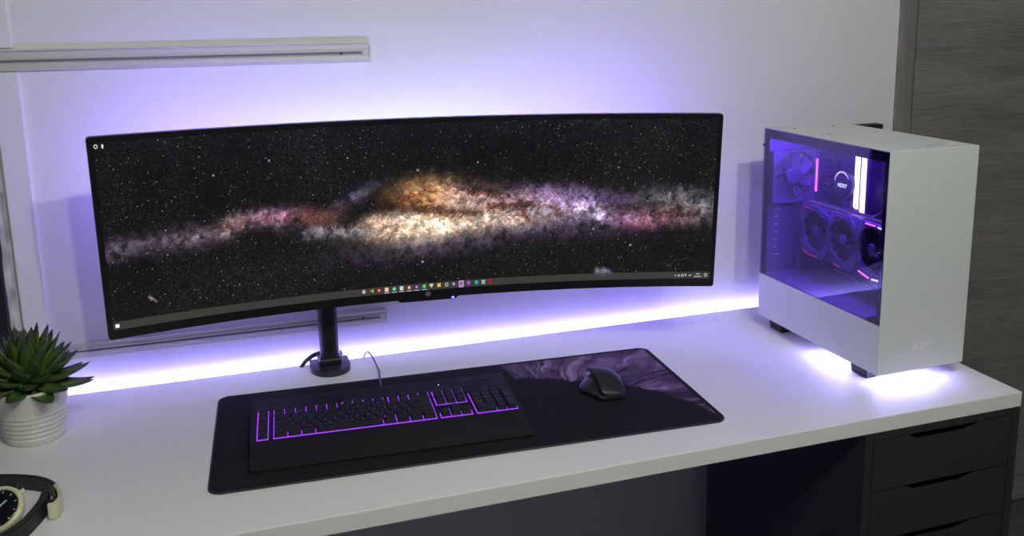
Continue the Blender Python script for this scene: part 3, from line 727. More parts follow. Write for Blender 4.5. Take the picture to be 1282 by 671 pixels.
quad_on('clock_text', .9419, -.8485, 0.0072, 0.0019, em((205, 205, 212), .75), scr)
quad_on('date_text', .9419, -.8794, 0.0150, 0.0020, em((205, 205, 212), .75), scr)
# bezel badge, control bar, power light
def disc_on(name, s, t, r, th, m, off=0.0):
    b = bmesh.new(); lathe(b, [(0, th), (r * 0.9, th), (r, th * 0.6), (r, 0)], 28)
    o = finish(b, name, m, mon, smooth=True, angle=40); o.matrix_local = on_screen(s, t, off); return o
disc_on('badge', -0.0081, -0.9518, 0.0062, 0.0008, M['logog'])
quad_on('badge_mark', -0.0081, -0.9500, 0.0066, 0.0016, M['silver'], mon, off=-0.0010)
bm = bmesh.new(); u0, u1 = -0.112 * hW, 0.0935 * hW
pr = [(u0, -hH + 0.001), (u0 + 0.004, -hH - 0.0042), (u0 + 0.012, -hH - 0.0056), (u1 - 0.006, -hH - 0.0056), (u1 - 0.001, -hH - 0.003), (u1, -hH + 0.001)]
a = [bm.verts.new(surf(x, z, 0.001)) for x, z in pr]; c = [bm.verts.new(surf(x, z, 0.016)) for x, z in pr]
for i in range(len(pr)): bm.faces.new((a[i], a[(i + 1) % 6], c[(i + 1) % 6], c[i]))
bm.faces.new(a[::-1]); bm.faces.new(c)
finish(bm, 'control_bar', M['bezel'], mon)
disc_on('power_light', 0.0765, -1.0150, 0.0036, 0.0010, M['blueled'], 0.001)
disc_on('power_light_core', 0.0775, -1.0130, 0.0015, 0.0016, M['whitelogo'], 0.001)
# light strip on the back of the monitor, along its upper part
bm = bmesh.new()
us = [-0.555 + 1.11 * k / 24 for k in range(25)]
def bk(u, v_, e): return surf(u, v_, depth(u / hW, v_ / hH) + e)
A1 = [bm.verts.new(bk(u, 0.078, 0.0015)) for u in us]; A2 = [bm.verts.new(bk(u, 0.088, 0.0015)) for u in us]
B1 = [bm.verts.new(bk(u, 0.078, 0.0045)) for u in us]; B2 = [bm.verts.new(bk(u, 0.088, 0.0045)) for u in us]
for i in range(24):
    for q in ((B1[i], B1[i + 1], B2[i + 1], B2[i]), (A2[i], A2[i + 1], A1[i + 1], A1[i]), (A1[i], A1[i + 1], B1[i + 1], B1[i]), (B2[i], B2[i + 1], A2[i + 1], A2[i])): bm.faces.new(q)
bm.faces.new((A1[0], B1[0], B2[0], A2[0])); bm.faces.new((A1[-1], A2[-1], B2[-1], B1[-1]))
finish(bm, 'led_strip', M['ledmon'], mon)

# ================================================================== monitor arm
arm = empty('monitor_arm', (-0.0925, -0.040, ZT), 0, label='black metal monitor post clamped at the back of the desk', cat='monitor arm')
bm = bmesh.new(); pts = [(0.0405, 0.033), (-0.0405, 0.033)] + [(0.0405 * math.cos(a), -0.012 + 0.043 * math.sin(a)) for a in [PI + PI * k / 20 for k in range(21)]]
prism(bm, pts, 0.0, 0.0125); bmesh.ops.bevel(bm, geom=[e for e in bm.edges if all(v.co.z > 0.012 for v in e.verts)], offset=0.002, segments=2, affect='EDGES')
finish(bm, 'clamp_base', M['armm'], arm)
bm = bmesh.new()
pr = [(0.0195, -0.006), (0.0195, 0.006), (0.0165, 0.0115), (0.011, 0.0155), (-0.011, 0.0155), (-0.0165, 0.0115), (-0.0195, 0.006), (-0.0195, -0.006), (-0.0165, -0.0115), (-0.011, -0.0155), (0.011, -0.0155), (0.0165, -0.0115)]
prism(bm, pr, 0.0115, 0.40)
bmesh.ops.bevel(bm, geom=[e for e in bm.edges if abs(e.verts[0].co.z - e.verts[1].co.z) > 0.3], offset=0.0018, segments=2, affect='EDGES')
finish(bm, 'post', M['armm'], arm, smooth=True, angle=25)
bm = bmesh.new(); box(bm, -0.023, 0.023, -0.018, 0.018, 0.0125, 0.026, 0.003); finish(bm, 'post_collar', M['armm'], arm)
bm = bmesh.new(); tube(bm, [(0.024, -0.012, 0.030), (0.024, 0.012, 0.030)], 0.003, 10); finish(bm, 'clip', M['silver'], arm, smooth=True, angle=40)
bm = bmesh.new(); tube(bm, [(-0.024, -0.012, 0.030), (-0.024, 0.012, 0.030)], 0.003, 10); finish(bm, 'clip', M['silver'], arm, smooth=True, angle=40)
bm = bmesh.new(); box(bm, -0.02, 0.22, -0.014, 0.012, 0.335, 0.370, 0.006); box(bm, 0.150, 0.245, -0.040, -0.012, 0.300, 0.400, 0.003); finish(bm, 'upper_arm', M['armm'], arm)
bm = bmesh.new(); tube(bm, spline([(-0.020, 0.006, 0.034), (-0.034, 0.010, 0.028), (-0.050, 0.022, 0.012), (-0.060, 0.034, -0.006), (-0.0615, 0.040, -0.008)], 8), 0.0045, 10); finish(bm, 'cable', M['black'], arm, smooth=True)

# ================================================================== computer case
PCX, PCY, PCR, PF = 0.89645, -0.55401, 0.01916, 0.03103
PW, PD, PH = 0.210, 0.420, 0.4411
pc = empty('computer_case', (PCX, PCY, ZT + PF), PCR, label='white tower computer with a glass side window on the right end of the desk', cat='computer')
tk = 0.0022
# shell: front, top, right side, bottom, rear (with fan opening) and the lower left skirt
finish(abox(0, PW, 0, 0.004, 0, PH, 0.0014), 'front_panel', M['white_case'], pc)
bm = bmesh.new(); box(bm, 0, PW, 0.0042, PD, PH - 0.0025, PH, 0.0009)
top = finish(bm, 'top_panel', M['white_case'], pc)
finish(abox(PW - tk, PW, 0.0042, PD, 0, PH - 0.0027), 'right_panel', M['white_case'], pc)
finish(abox(tk, PW - tk, 0.0042, PD, 0, tk), 'bottom_panel', M['white_case'], pc)
finish(abox(0, tk, 0.0042, PD, 0, 0.1005, 0.0006), 'side_skirt', M['white_case'], pc)
# rear wall with a round grille opening
FX, FZ = 0.070, 0.328
bm = bmesh.new()
y0, y1 = PD - 0.003, PD - 0.001
nseg = 40
def hole_wall(bm, x0, x1, z0, z1, cx, cz, r, ya, yb):
    ang = [math.atan2(z - cz, x - cx) for x, z in ((x1, z1), (x0, z1), (x0, z0), (x1, z0))]
    A = sorted(set([2 * PI * k / nseg for k in range(nseg)] + [a % (2 * PI) for a in ang]))
    def outer(a):
        c, s = math.cos(a), math.sin(a)
        t = min(((x1 - cx) / c) if c > 1e-9 else 9, ((x0 - cx) / c) if c < -1e-9 else 9, ((z1 - cz) / s) if s > 1e-9 else 9, ((z0 - cz) / s) if s < -1e-9 else 9)
        return cx + c * t, cz + s * t
    n = len(A); V = []
    for y in (ya, yb):
        V.append([(bm.verts.new((cx + r * math.cos(a), y, cz + r * math.sin(a))), bm.verts.new((outer(a)[0], y, outer(a)[1]))) for a in A])
    for i in range(n):
        j = (i + 1) % n
        for L in V: bm.faces.new((L[i][0], L[j][0], L[j][1], L[i][1]))
        bm.faces.new((V[0][i][0], V[1][i][0], V[1][j][0], V[0][j][0])); bm.faces.new((V[0][i][1], V[1][i][1], V[1][j][1], V[0][j][1]))
hole_wall(bm, 0.002, PW - tk, 0.262, PH - 0.003, FX, FZ, 0.057, y0, y1)
box(bm, 0.002, PW - tk, y0, y1, tk, 0.262)
finish(bm, 'rear_panel', M['case_in'], pc)
# honeycomb grille across the fan opening
bm = bmesh.new(); p = 0.0062
for r_ in range(-11, 12):
    for c in range(-11, 12):
        hx_, hz_ = FX + (c + 0.5 * (r_ % 2)) * p, FZ + r_ * p * 0.866
        if math.hypot(hx_ - FX, hz_ - FZ) > 0.0555: continue
        o1 = [bm.verts.new((hx_ + p * 0.577 * math.sin(PI / 3 * k), y1 - 0.0008, hz_ + p * 0.577 * math.cos(PI / 3 * k))) for k in range(6)]
        o2 = [bm.verts.new((hx_ + p * 0.42 * math.sin(PI / 3 * k), y1 - 0.0008, hz_ + p * 0.42 * math.cos(PI / 3 * k))) for k in range(6)]
        for k in range(6): bm.faces.new((o1[k], o1[(k + 1) % 6], o2[(k + 1) % 6], o2[k]))
bmesh.ops.remove_doubles(bm, verts=bm.verts, dist=1e-5)
finish(bm, 'rear_grille', M['case_in'], pc)
# glass side with its dark printed border
finish(abox(-0.0005, 0.0032, 0.0042, PD - 0.001, 0.1025, PH - 0.0003, 0.0005), 'side_glass', M['glass'], pc)
bm = bmesh.new(); gx0, gx1 = 0.0034, 0.0040
box(bm, gx0, gx1, 0.0042, 0.0180, 0.103, PH - 0.003); box(bm, gx0, gx1, PD - 0.0185, PD - 0.0015, 0.103, PH - 0.003); box(bm, gx0, gx1, 0.018, PD - 0.0185, PH - 0.0225, PH - 0.003)
finish(bm, 'glass_border', M['bezel'], pc)
# feet
for fy in (0.083, 0.379):
    for fx in (0.036, PW - 0.036):
        b = bmesh.new(); w_, d_ = 0.0165, 0.0275
        lo = [b.verts.new((sx * w_ * 0.8, sy * d_ * 0.85, -PF)) for sx, sy in ((-1, -1), (1, -1), (1, 1), (-1, 1))]; hi_ = [b.verts.new((sx * w_, sy * d_, 0.0)) for sx, sy in ((-1, -1), (1, -1), (1, 1), (-1, 1))]
        for i in range(4): b.faces.new((lo[i], lo[(i + 1) % 4], hi_[(i + 1) % 4], hi_[i]))
        b.faces.new(lo[::-1]); b.faces.new(hi_)
        bmesh.ops.bevel(b, geom=b.edges[:], offset=0.002, segments=2, affect='EDGES')
        finish(b, 'foot', M['blackm'], pc, loc=(fx, fy, 0))
# underglow strips beneath the case
finish(abox(0.020, PW - 0.045, 0.0235, 0.0310, -0.0028, -0.0006), 'underglow_strip', M['ledunder'], pc)
finish(abox(0.018, 0.0245, 0.115, 0.220, -0.0028, -0.0006), 'underglow_strip', M['ledunder'], pc)
# top screws, front buttons and logo
for (x, y) in ((0.150, 0.372), (0.054, 0.256), (0.045, 0.368), (0.168, 0.246)):
    finish(lathe(bmesh.new(), [(0, 0.0008), (0.0028, 0.0006), (0.0034, 0)], 14), 'screw', M['blackm'], pc, smooth=True, loc=(x, y, PH))
for (x, w_) in ((0.118, 0.005), (0.134, 0.011), (0.152, 0.011), (0.181, 0.022)):
    finish(abox(x - w_ / 2, x + w_ / 2, 0.033, 0.042, PH, PH + 0.0008, 0.0003), 'top_port', M['case_in_w'] if w_ < 0.02 else M['wlogo'], pc)
text('front_logo', 'NZXT', 0.0175, M['wlogo'], pc, Matrix.Translation((0.107, -0.0001, 0.0485)) @ Matrix.Rotation(PI / 2, 4, 'X'), 0.0003, 0.0006, 1.15)
finish(lathe(bmesh.new(), [(0, 0.007), (0.004, 0.006), (0.0045, 0)], 16), 'thumb_screw', M['blackm'], pc, smooth=True, loc=(0.006, PD + 0.0005, 0.40), rot=(-PI / 2, 0, 0))
# ---- inside
finish(abox(0.168, 0.170, 0.006, PD - 0.0035, 0.106, PH - 0.004), 'board_tray', M['case_in'], pc)
sh = finish(abox(0.0045, 0.168, 0.060, PD - 0.0035, 0.0985, 0.1005), 'power_supply_cover', M['case_in'], pc)
finish(abox(0.0045, 0.166, 0.006, 0.010, 0.003, PH - 0.004), 'front_bracket', M['case_in'], pc)
mb = finish(abox(0.1660, 0.1678, 0.150, 0.398, 0.128, 0.412), 'motherboard', M['pcb'], pc)
bm = bmesh.new()
for yy, zz, w_, h_ in ((0.37, 0.325, 0.026, 0.085), (0.29, 0.392, 0.10, 0.020)):
    for k in range(int(h_ / 0.006) if h_ > w_ else int(w_ / 0.006)):
        if h_ > w_: box(bm, 0.142, 0.166, yy - w_ / 2, yy + w_ / 2, zz - h_ / 2 + k * 0.006, zz - h_ / 2 + k * 0.006 + 0.004, 0.0005)
        else: box(bm, 0.146, 0.166, yy - w_ / 2 + k * 0.006, yy - w_ / 2 + k * 0.006 + 0.004, zz - h_ / 2, zz + h_ / 2, 0.0005)
finish(bm, 'heatsink', M['heats'], mb)
finish(abox(0.124, 0.166, 0.383, 0.397, 0.262, 0.405, 0.003), 'port_cover', M['heats'], mb)
finish(abox(0.1225, 0.1238, 0.3845, 0.3905, 0.290, 0.366, 0.0004), 'pink_light_bar', M['pink'], mb)
for yy, zz in ((0.300, 0.150), (0.27, 0.175), (0.33, 0.20)):
    finish(abox(0.160, 0.166, yy - 0.04, yy + 0.04, zz - 0.004, zz + 0.004, 0.001), 'slot', M['blackm'], mb)
for zz, ln in ((0.25, .02), (0.232, .012), (0.214, .012), (0.196, .012), (0.178, .012), (0.160, .012), (0.142, .018)):
    finish(abox(0.030, 0.030 + ln, PD - 0.0065, PD - 0.0032, zz - 0.0015, zz + 0.0015, 0.0005), 'slot_cover_edge', M['case_in_w'], pc)
# memory sticks, glowing
for yy in (0.2500, 0.2290):
    st_ = finish(abox(0.1300, 0.1658, yy - 0.0035, yy + 0.0035, 0.252, 0.388, 0.001), 'memory_stick', M['heats'], mb)
    finish(abox(0.1235, 0.1302, yy - 0.0062, yy + 0.0062, 0.250, 0.392, 0.0028), 'light_bar', M['ram'], st_)
# liquid cooler pump with lit ring and letters
pu = bmesh.new(); Mx = Matrix.Translation((0.166, 0.283, 0.327)) @ Matrix.Rotation(-PI / 2, 4, 'Y')
lathe(pu, [(0, 0), (0.036, 0), (0.036, 0.012), (0.0315, 0.016), (0.0315, 0.050), (0.0295, 0.0525), (0, 0.0525)], 40, M=Mx)
pump = finish(pu, 'cooler_pump', M['black'], mb, smooth=True, angle=35)
rg = bmesh.new(); tube(rg, [Mx @ Vector((0.0245 * math.cos(a), 0.0245 * math.sin(a), 0.0530)) for a in [math.radians(-62) + math.radians(150) * k / 24 for k in range(25)]], [0.0003 + 0.0013 * math.sin(PI * k / 24) for k in range(25)], 6)
ring = finish(rg, 'pump_ring_light', M['whitelogo'], pump, smooth=True)
text('pump_logo', 'NZXT', 0.0115, M['whitelogo'], pump, Matrix.Translation((0.1128, 0.281, 0.3215)) @ Matrix.Rotation(-PI / 2, 4, 'Z') @ Matrix.Rotation(PI / 2, 4, 'X'), 0.0003, 0.0002)
for k, (ya, za) in enumerate(((0.268, 0.300), (0.288, 0.298))):
    hb = bmesh.new(); tube(hb, spline([(0.135, ya, za + 0.004), (0.128, ya - 0.004, za - 0.022), (0.122, ya - 0.055, 0.262 - 0.01 * k), (0.110, 0.150, 0.280 - 0.02 * k), (0.098, 0.085, 0.330), (0.095, 0.045, 0.345)], 8), 0.0065, 12)
    finish(hb, 'coolant_hose', M['blackm'], pc, smooth=True)
# radiator behind the front panel and the cable bar
bm = bmesh.new(); box(bm, 0.040, 0.160, 0.012, 0.039, 0.135, 0.412, 0.003)
finish(bm, 'radiator', M['blackm'], pc)
bm = bmesh.new(); prism(bm, [(0.118, 0.108), (0.126, 0.106), (0.138, 0.110), (0.138, 0.118), (0.126, 0.116), (0.118, 0.118)], 0.102, PH - 0.006)
cbar = finish(bm, 'cable_bar', M['case_in_w'], pc)
# fans
def fan(parent, cx, cy, cz, axis, size, nb, hub, twist=0.5, matb=None, name='case_fan', square=True, rblade=None, depth_=0.025):
    """axis: 'y' faces the front (-y), 'x' faces the window (-x)"""
    RM = Matrix.Translation((cx, cy, cz)) @ (Matrix.Rotation(PI / 2, 4, 'X') if axis == 'y' else Matrix.Rotation(-PI / 2, 4, 'Y'))
    h = size / 2; R_ = rblade or h * 0.93
    root = None
    if square:
        b = bmesh.new(); n = 48
        sq = rrect(-h, h, -h, h, 0.006, 3)
        ci = []
        N = len(sq)
        for z in (0.0, depth_):
            inner = []; outer = []
            for (x, y) in sq:
                a = math.atan2(y, x); inner.append(b.verts.new((R_ * 1.03 * math.cos(a), R_ * 1.03 * math.sin(a), z))); outer.append(b.verts.new((x, y, z)))
            ci.append((inner, outer))
        # finer ring so the opening is round
        b.free(); b = bmesh.new(); n = 64
        def sqp(a):
            c, s = math.cos(a), math.sin(a); t = h / max(abs(c), abs(s)); return c * t, s * t
        L = []
        for z in (0.0, depth_):
            L.append([(b.verts.new((R_ * 1.03 * math.cos(2 * PI * k / n), R_ * 1.03 * math.sin(2 * PI * k / n), z)), b.verts.new((*sqp(2 * PI * k / n), z))) for k in range(n)])
        for i in range(n):
            j = (i + 1) % n
            for q in L: b.faces.new((q[i][0], q[j][0], q[j][1], q[i][1]))
            b.faces.new((L[0][i][0], L[1][i][0], L[1][j][0], L[0][j][0])); b.faces.new((L[0][i][1], L[1][i][1], L[1][j][1], L[0][j][1]))
        b.transform(RM); root = finish(b, name, M['fan'], parent)
        par = root
        b = bmesh.new()
        for k in range(4):
            a = PI / 4 + k * PI / 2; box(b, -0.004, 0.004, hub, h * 1.05, 0.0, 0.003, mat=Matrix.Rotation(a, 4, 'Z') )
        b.transform(RM); finish(b, 'fan_strut', M['fan'], par)
    else: par = parent
    b = bmesh.new(); lathe(b, [(0, depth_ * 0.9), (hub * 0.86, depth_ * 0.9), (hub, depth_ * 0.8), (hub, depth_ * 0.15), (0, depth_ * 0.15)], 32)
    b.transform(RM); hb = finish(b, 'fan_hub', M['fan'], par, smooth=True, angle=35)
    for k in range(nb):
        b = bmesh.new(); rows = []
        for i in range(7):
            f = i / 6; r = hub * 0.96 + (R_ - hub * 0.96) * f
            a0 = 2 * PI * k / nb + twist * 0.35 * f; wv_ = (2 * PI / nb) * (0.62 - 0.10 * f)
            z0_, z1_ = depth_ * (0.72 - 0.08 * f), depth_ * (0.25 + 0.10 * f)
            rows.append([b.verts.new((r * math.cos(a0 + wv_ * g), r * math.sin(a0 + wv_ * g), z0_ + (z1_ - z0_) * g)) for g in (0, .5, 1)])
        for p_, q in zip(rows[:-1], rows[1:]):
            for g in range(2): b.faces.new((p_[g], p_[g + 1], q[g + 1], q[g]))
        b.normal_update()
        bmesh.ops.solidify(b, geom=b.faces[:], thickness=0.0008)
        b.transform(RM)
        finish(b, 'fan_blade', matb or M['blade'], hb, smooth=True, angle=40)
    return par, hb
fan(pc, FX, PD - 0.0035, FZ, 'y', 0.120, 7, 0.020, 1.2, M['fan'])
# graphics card, mounted upright with its three fans to the window
GX = 0.066
gpu = finish(abox(GX + 0.012, GX + 0.040, 0.066, 0.362, 0.168, 0.270, 0.004), 'graphics_card', M['heats'], pc)
fc = [(0.309, 0.2165), (0.2155, 0.2175), (0.122, 0.2190)]
bm = bmesh.new()
# faceted shroud with three round cutouts: strips above and below, wedges between
for (yc, zc) in fc:
    n = 36; ri = 0.0445
    A = [2 * PI * k / n for k in range(n)]
    def out(a):
        c, s = math.cos(a), math.sin(a); t = min(0.0475 / max(abs(c), 1e-6), (0.0585 if s > 0 else 0.0600) / max(abs(s), 1e-6)); return c * t, s * t
    V0 = [(bm.verts.new((GX, yc + ri * math.cos(a), zc + ri * math.sin(a))), bm.verts.new((GX + 0.0045 + 0.004 * abs(math.cos(3 * a)), yc + out(a)[0], zc + out(a)[1])), bm.verts.new((GX + 0.018, yc + ri * math.cos(a), zc + ri * math.sin(a))), bm.verts.new((GX + 0.018, yc + out(a)[0], zc + out(a)[1]))) for a in A]
    for i in range(n):
        a, b = V0[i], V0[(i + 1) % n]
        bm.faces.new((a[0], b[0], b[1], a[1])); bm.faces.new((a[2], b[2], b[0], a[0])); bm.faces.new((a[1], b[1], b[3], a[3])); bm.faces.new((a[3], b[3], b[2], a[2]))
finish(bm, 'card_shroud', M['gpu'], gpu)
# angular armour plates over the shroud
def plate(pts, x=GX - 0.003, th=0.005, m='gpu'):
    b = bmesh.new(); prism(b, pts, x, x + th, 'yzx'); bmesh.ops.bevel(b, geom=b.edges[:], offset=0.0008, segments=1, affect='EDGES'); return finish(b, 'shroud_plate', M[m], gpu)
plate([(0.362, 0.252), (0.352, 0.275), (0.300, 0.277), (0.258, 0.262), (0.250, 0.246), (0.262, 0.250), (0.290, 0.264), (0.325, 0.264), (0.345, 0.255)])
plate([(0.246, 0.276), (0.190, 0.277), (0.168, 0.255), (0.163, 0.228), (0.170, 0.232), (0.185, 0.258), (0.210, 0.266), (0.240, 0.262)])
plate([(0.362, 0.190), (0.345, 0.166), (0.300, 0.154), (0.272, 0.158), (0.260, 0.180), (0.268, 0.190), (0.290, 0.175), (0.320, 0.172), (0.345, 0.184)])
plate([(0.238, 0.162), (0.205, 0.156), (0.180, 0.158), (0.166, 0.176), (0.166, 0.200), (0.176, 0.192), (0.190, 0.176), (0.214, 0.170), (0.238, 0.172)])
plate([(0.160, 0.170), (0.150, 0.158), (0.085, 0.156), (0.070, 0.162), (0.090, 0.170), (0.120, 0.171), (0.145, 0.178)])
plate([(0.160, 0.277), (0.080, 0.276), (0.068, 0.264), (0.090, 0.266), (0.130, 0.264), (0.150, 0.268)])
for (yc, zc) in fc:
    fan(gpu, GX + 0.017, yc, zc, 'x', 0.089, 13, 0.0115, 0.9, M['blade'], square=False, rblade=0.0435, depth_=0.016)
def glow(p0, p1, m, w_=0.0012, x=GX - 0.0036):
    b = bmesh.new(); tube(b, [(x, *p0), (x, *p1)], w_, 6); return finish(b, 'light_line', M[m], gpu)
glow((0.345, 0.268), (0.318, 0.267), 'pinkdim', 0.0009); glow((0.225, 0.270), (0.212, 0.270), 'pinkdim', 0.0009)
glow((0.345, 0.169), (0.322, 0.162), 'pinkdim', 0.0009); glow((0.318, 0.162), (0.292, 0.163), 'pinkdim', 0.0009)
glow((0.232, 0.163), (0.212, 0.160), 'pinkdim', 0.0009)
glow((0.136, 0.272), (0.106, 0.272), 'pink', 0.0014); glow((0.098, 0.271), (0.082, 0.269), 'whitelogo', 0.0018)
glow((0.150, 0.168), (0.118, 0.160), 'pink', 0.0014); glow((0.108, 0.160), (0.088, 0.162), 'whitelogo', 0.0018)
# bright upper edge of the card, violet
finish(abox(GX + 0.006, GX + 0.014, 0.070, 0.340, 0.2795, 0.2815, 0.0005), 'card_edge_light', M['violet'], gpu)
finish(abox(GX + 0.040, GX + 0.043, 0.066, 0.366, 0.166, 0.276, 0.001), 'card_backplate', M['heats'], gpu)
finish(abox(0.060, 0.166, PD - 0.058, PD - 0.055, 0.110, 0.165, 0.0005), 'card_bracket', M['case_in'], pc)
bm = bmesh.new()
for q in range(3): tube(bm, spline([(GX + 0.02, 0.19 + 0.008 * q, 0.170), (GX + 0.035, 0.185 + 0.008 * q, 0.135), (0.130, 0.17 + 0.008 * q, 0.118), (0.160, 0.165 + 0.008 * q, 0.101)], 8), 0.003, 8)
finish(bm, 'power_cables', M['blackm'], pc, smooth=True)
# case light strips
finish(abox(0.030, 0.150, 0.046, 0.052, PH - 0.010, PH - 0.0065), 'case_light_strip', M['ledcase'], pc)
finish(abox(0.0060, 0.0100, 0.080, 0.380, PH - 0.010, PH - 0.0065), 'case_light_strip', M['ledcase'], pc)

# black wall box seen just above the back corner of the case
wb = empty('wall_box', (1.273, WY, ZT + 0.380), label='small black box on the wall, just showing behind the white computer', cat='box')
bm = bmesh.new(); box(bm, -0.045, 0.045, -0.030, 0.0, 0.0, 0.0640, 0.003); finish(bm, 'cover', M['blackm'], wb)
finish(abox(-0.03, 0.03, -0.0315, -0.0298, 0.01, 0.05, 0.0005), 'face_plate', M['black'], wb)

# ================================================================== plant
pl = empty('potted_succulent', (-0.629, -0.185, ZT), 0.3, label='spiky green succulent in a white ribbed ceramic pot at the left', cat='potted plant')
prof = [(0, 0.0), (0.0465, 0.0), (0.0485, 0.0015), (0.0490, 0.004)]
z = 0.006
for k in range(6):
    r0 = 0.0480 + 0.0105 * (z / 0.07)
    prof += [(r0, z), (r0 + 0.0014, z + 0.0024), (r0 + 0.0016, z + 0.0050), (r0 + 0.0002, z + 0.0074)]; z += 0.0088
prof += [(0.0570, 0.062), (0.0580, 0.075), (0.0588, 0.086), (0.0592, 0.094), (0.0590, 0.0975), (0.0572, 0.0985), (0.0556, 0.097), (0.0548, 0.091), (0.0, 0.090)]
finish(lathe(bmesh.new(), prof, 72), 'pot', M['pot'], pl, smooth=True, angle=60)
finish(lathe(bmesh.new(), [(0, 0.096), (0.03, 0.095), (0.0548, 0.0925), (0.0548, 0.0905), (0, 0.0905)], 40), 'soil', M['soil'], pl, smooth=True)
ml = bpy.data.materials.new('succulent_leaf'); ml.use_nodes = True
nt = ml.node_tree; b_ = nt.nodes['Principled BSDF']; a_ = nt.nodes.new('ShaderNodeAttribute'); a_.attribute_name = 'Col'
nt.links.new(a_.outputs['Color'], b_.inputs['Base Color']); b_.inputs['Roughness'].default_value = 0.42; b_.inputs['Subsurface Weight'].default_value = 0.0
bm = bmesh.new(); cl = bm.verts.layers.float_color.new('Col')
def leaf(bm, az, el, L, W, z0, r0, curl):
    n = 9; prev = None
    d = Vector((math.cos(az), math.sin(az), 0)); side = Vector((-math.sin(az), math.cos(az), 0))
    pos = Vector((d.x * r0, d.y * r0, z0)); e = el; rings = []
    for i in range(n + 1):
        f = i / n
        w_ = W * (0.55 + 1.3 * f * (1 - f) ** 0.6 if f < 0.45 else (0.55 + 1.3 * 0.45 * 0.55 ** 0.6) * ((1 - f) / 0.55) ** 0.72)
        th = W * 0.33 * (1 - f) ** 0.7 + 0.0004
        t = d * math.cos(e) + Vector((0, 0, 1)) * math.sin(e); nrm = -d * math.sin(e) + Vector((0, 0, 1)) * math.cos(e)
        w_ = max(w_, 0.0004)
        ring = [pos + side * (w_ / 2) + nrm * th * 0.25, pos + side * (w_ * 0.25) + nrm * 0.0, pos - nrm * 0.0, pos - side * (w_ * 0.25), pos - side * (w_ / 2) + nrm * th * 0.25, pos - side * (w_ * 0.28) - nrm * th * 0.8, pos - nrm * th, pos + side * (w_ * 0.28) - nrm * th * 0.8]
        vs = [bm.verts.new(p) for p in ring]
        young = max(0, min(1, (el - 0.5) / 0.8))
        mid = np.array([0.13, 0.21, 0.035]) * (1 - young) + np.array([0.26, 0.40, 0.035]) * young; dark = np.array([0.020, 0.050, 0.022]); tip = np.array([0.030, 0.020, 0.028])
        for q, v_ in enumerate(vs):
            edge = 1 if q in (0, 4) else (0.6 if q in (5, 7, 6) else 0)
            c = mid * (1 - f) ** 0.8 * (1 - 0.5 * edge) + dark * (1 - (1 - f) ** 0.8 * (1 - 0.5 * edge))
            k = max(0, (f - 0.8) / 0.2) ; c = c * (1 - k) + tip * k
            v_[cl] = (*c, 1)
        rings.append(vs); pos = pos + t * (L / n); e += curl / n
    for a, b in zip(rings[:-1], rings[1:]):
        for q in range(8): bm.faces.new((a[q], a[(q + 1) % 8], b[(q + 1) % 8], b[q]))
    bm.faces.new(rings[0][::-1]); bm.faces.new(rings[-1])
ga = 2.39996; N = 76
for i in range(N):
    f = i / (N - 1)              # 0 outer/low, 1 inner/upright
    az = i * ga + random.uniform(-.1, .1)
    el = math.radians(-24 + 108 * f ** 0.92) + random.uniform(-.06, .06)
    L = 0.088 - 0.012 * f + random.uniform(-.008, .008) 
    if f > 0.9: L *= 0.8
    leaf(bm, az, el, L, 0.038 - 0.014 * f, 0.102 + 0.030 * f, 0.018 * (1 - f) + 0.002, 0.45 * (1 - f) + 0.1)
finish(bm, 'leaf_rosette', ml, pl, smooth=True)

# ================================================================== wristwatch
wt = empty('wristwatch', (-0.62, -0.49, ZT), 0, label='wristwatch with a cream case, black dial and looped black strap lying at the lower left', cat='wristwatch')
def W3(x, y, z=0): return Vector((x + 0.62, y + 0.49, z))
def band(pts, h0, h1, th):
    P_ = spline([W3(*p) for p in pts], 8); b = bmesh.new(); rings = []
    for i, p_ in enumerate(P_):
        d = (P_[min(i + 1, len(P_) - 1)] - P_[max(i - 1, 0)]).normalized(); n_ = Vector((-d.y, d.x, 0))
        rings.append([b.verts.new(p_ + n_ * th / 2 + Vector((0, 0, h0))), b.verts.new(p_ - n_ * th / 2 + Vector((0, 0, h0))), b.verts.new(p_ - n_ * th / 2 + Vector((0, 0, h1))), b.verts.new(p_ + n_ * th / 2 + Vector((0, 0, h1)))])
    for a, c in zip(rings[:-1], rings[1:]):
        for q in range(4): b.faces.new((a[q], a[(q + 1) % 4], c[(q + 1) % 4], c[q]))
    b.faces.new(rings[0][::-1]); b.faces.new(rings[-1])
    bmesh.ops.recalc_face_normals(b, faces=b.faces)
    bmesh.ops.bevel(b, geom=[e for e in b.edges if e.is_manifold and e.calc_face_angle(0) > 1.0], offset=0.0012, segments=2, affect='EDGES')
    return b
finish(band([(-0.700, -0.385), (-0.665, -0.381), (-0.633, -0.390), (-0.602, -0.405), (-0.578, -0.424), (-0.562, -0.448), (-0.5545, -0.475)], 0.0005, 0.025, 0.006), 'strap', M['strap'], wt, smooth=True, angle=40)
finish(band([(-0.571, -0.470), (-0.572, -0.495), (-0.578, -0.525), (-0.590, -0.560), (-0.612, -0.590), (-0.640, -0.605), (-0.672, -0.590)], 0.0005, 0.025, 0.012), 'strap', M['strap'], wt, smooth=True, angle=40)
bk_ = band([(-0.5600, -0.452), (-0.5515, -0.475), (-0.5480, -0.498), (-0.5530, -0.515), (-0.5620, -0.517)], 0.0008, 0.0265, 0.006)
finish(bk_, 'buckle', M['cream'], wt, smooth=True, angle=40)
finish(abox(0, 0.022, -0.0025, 0.0025, -0.004, 0.004, 0.001), 'buckle_tongue', M['black'], wt, loc=W3(-0.573, -0.489, 0.015), rot=(0, 0, -0.15))
DM = Matrix.Translation(W3(-0.6230, -0.530, 0.0340)) @ Matrix.Rotation(-0.35, 4, 'Z') @ Matrix.Rotation(math.radians(38), 4, 'X')
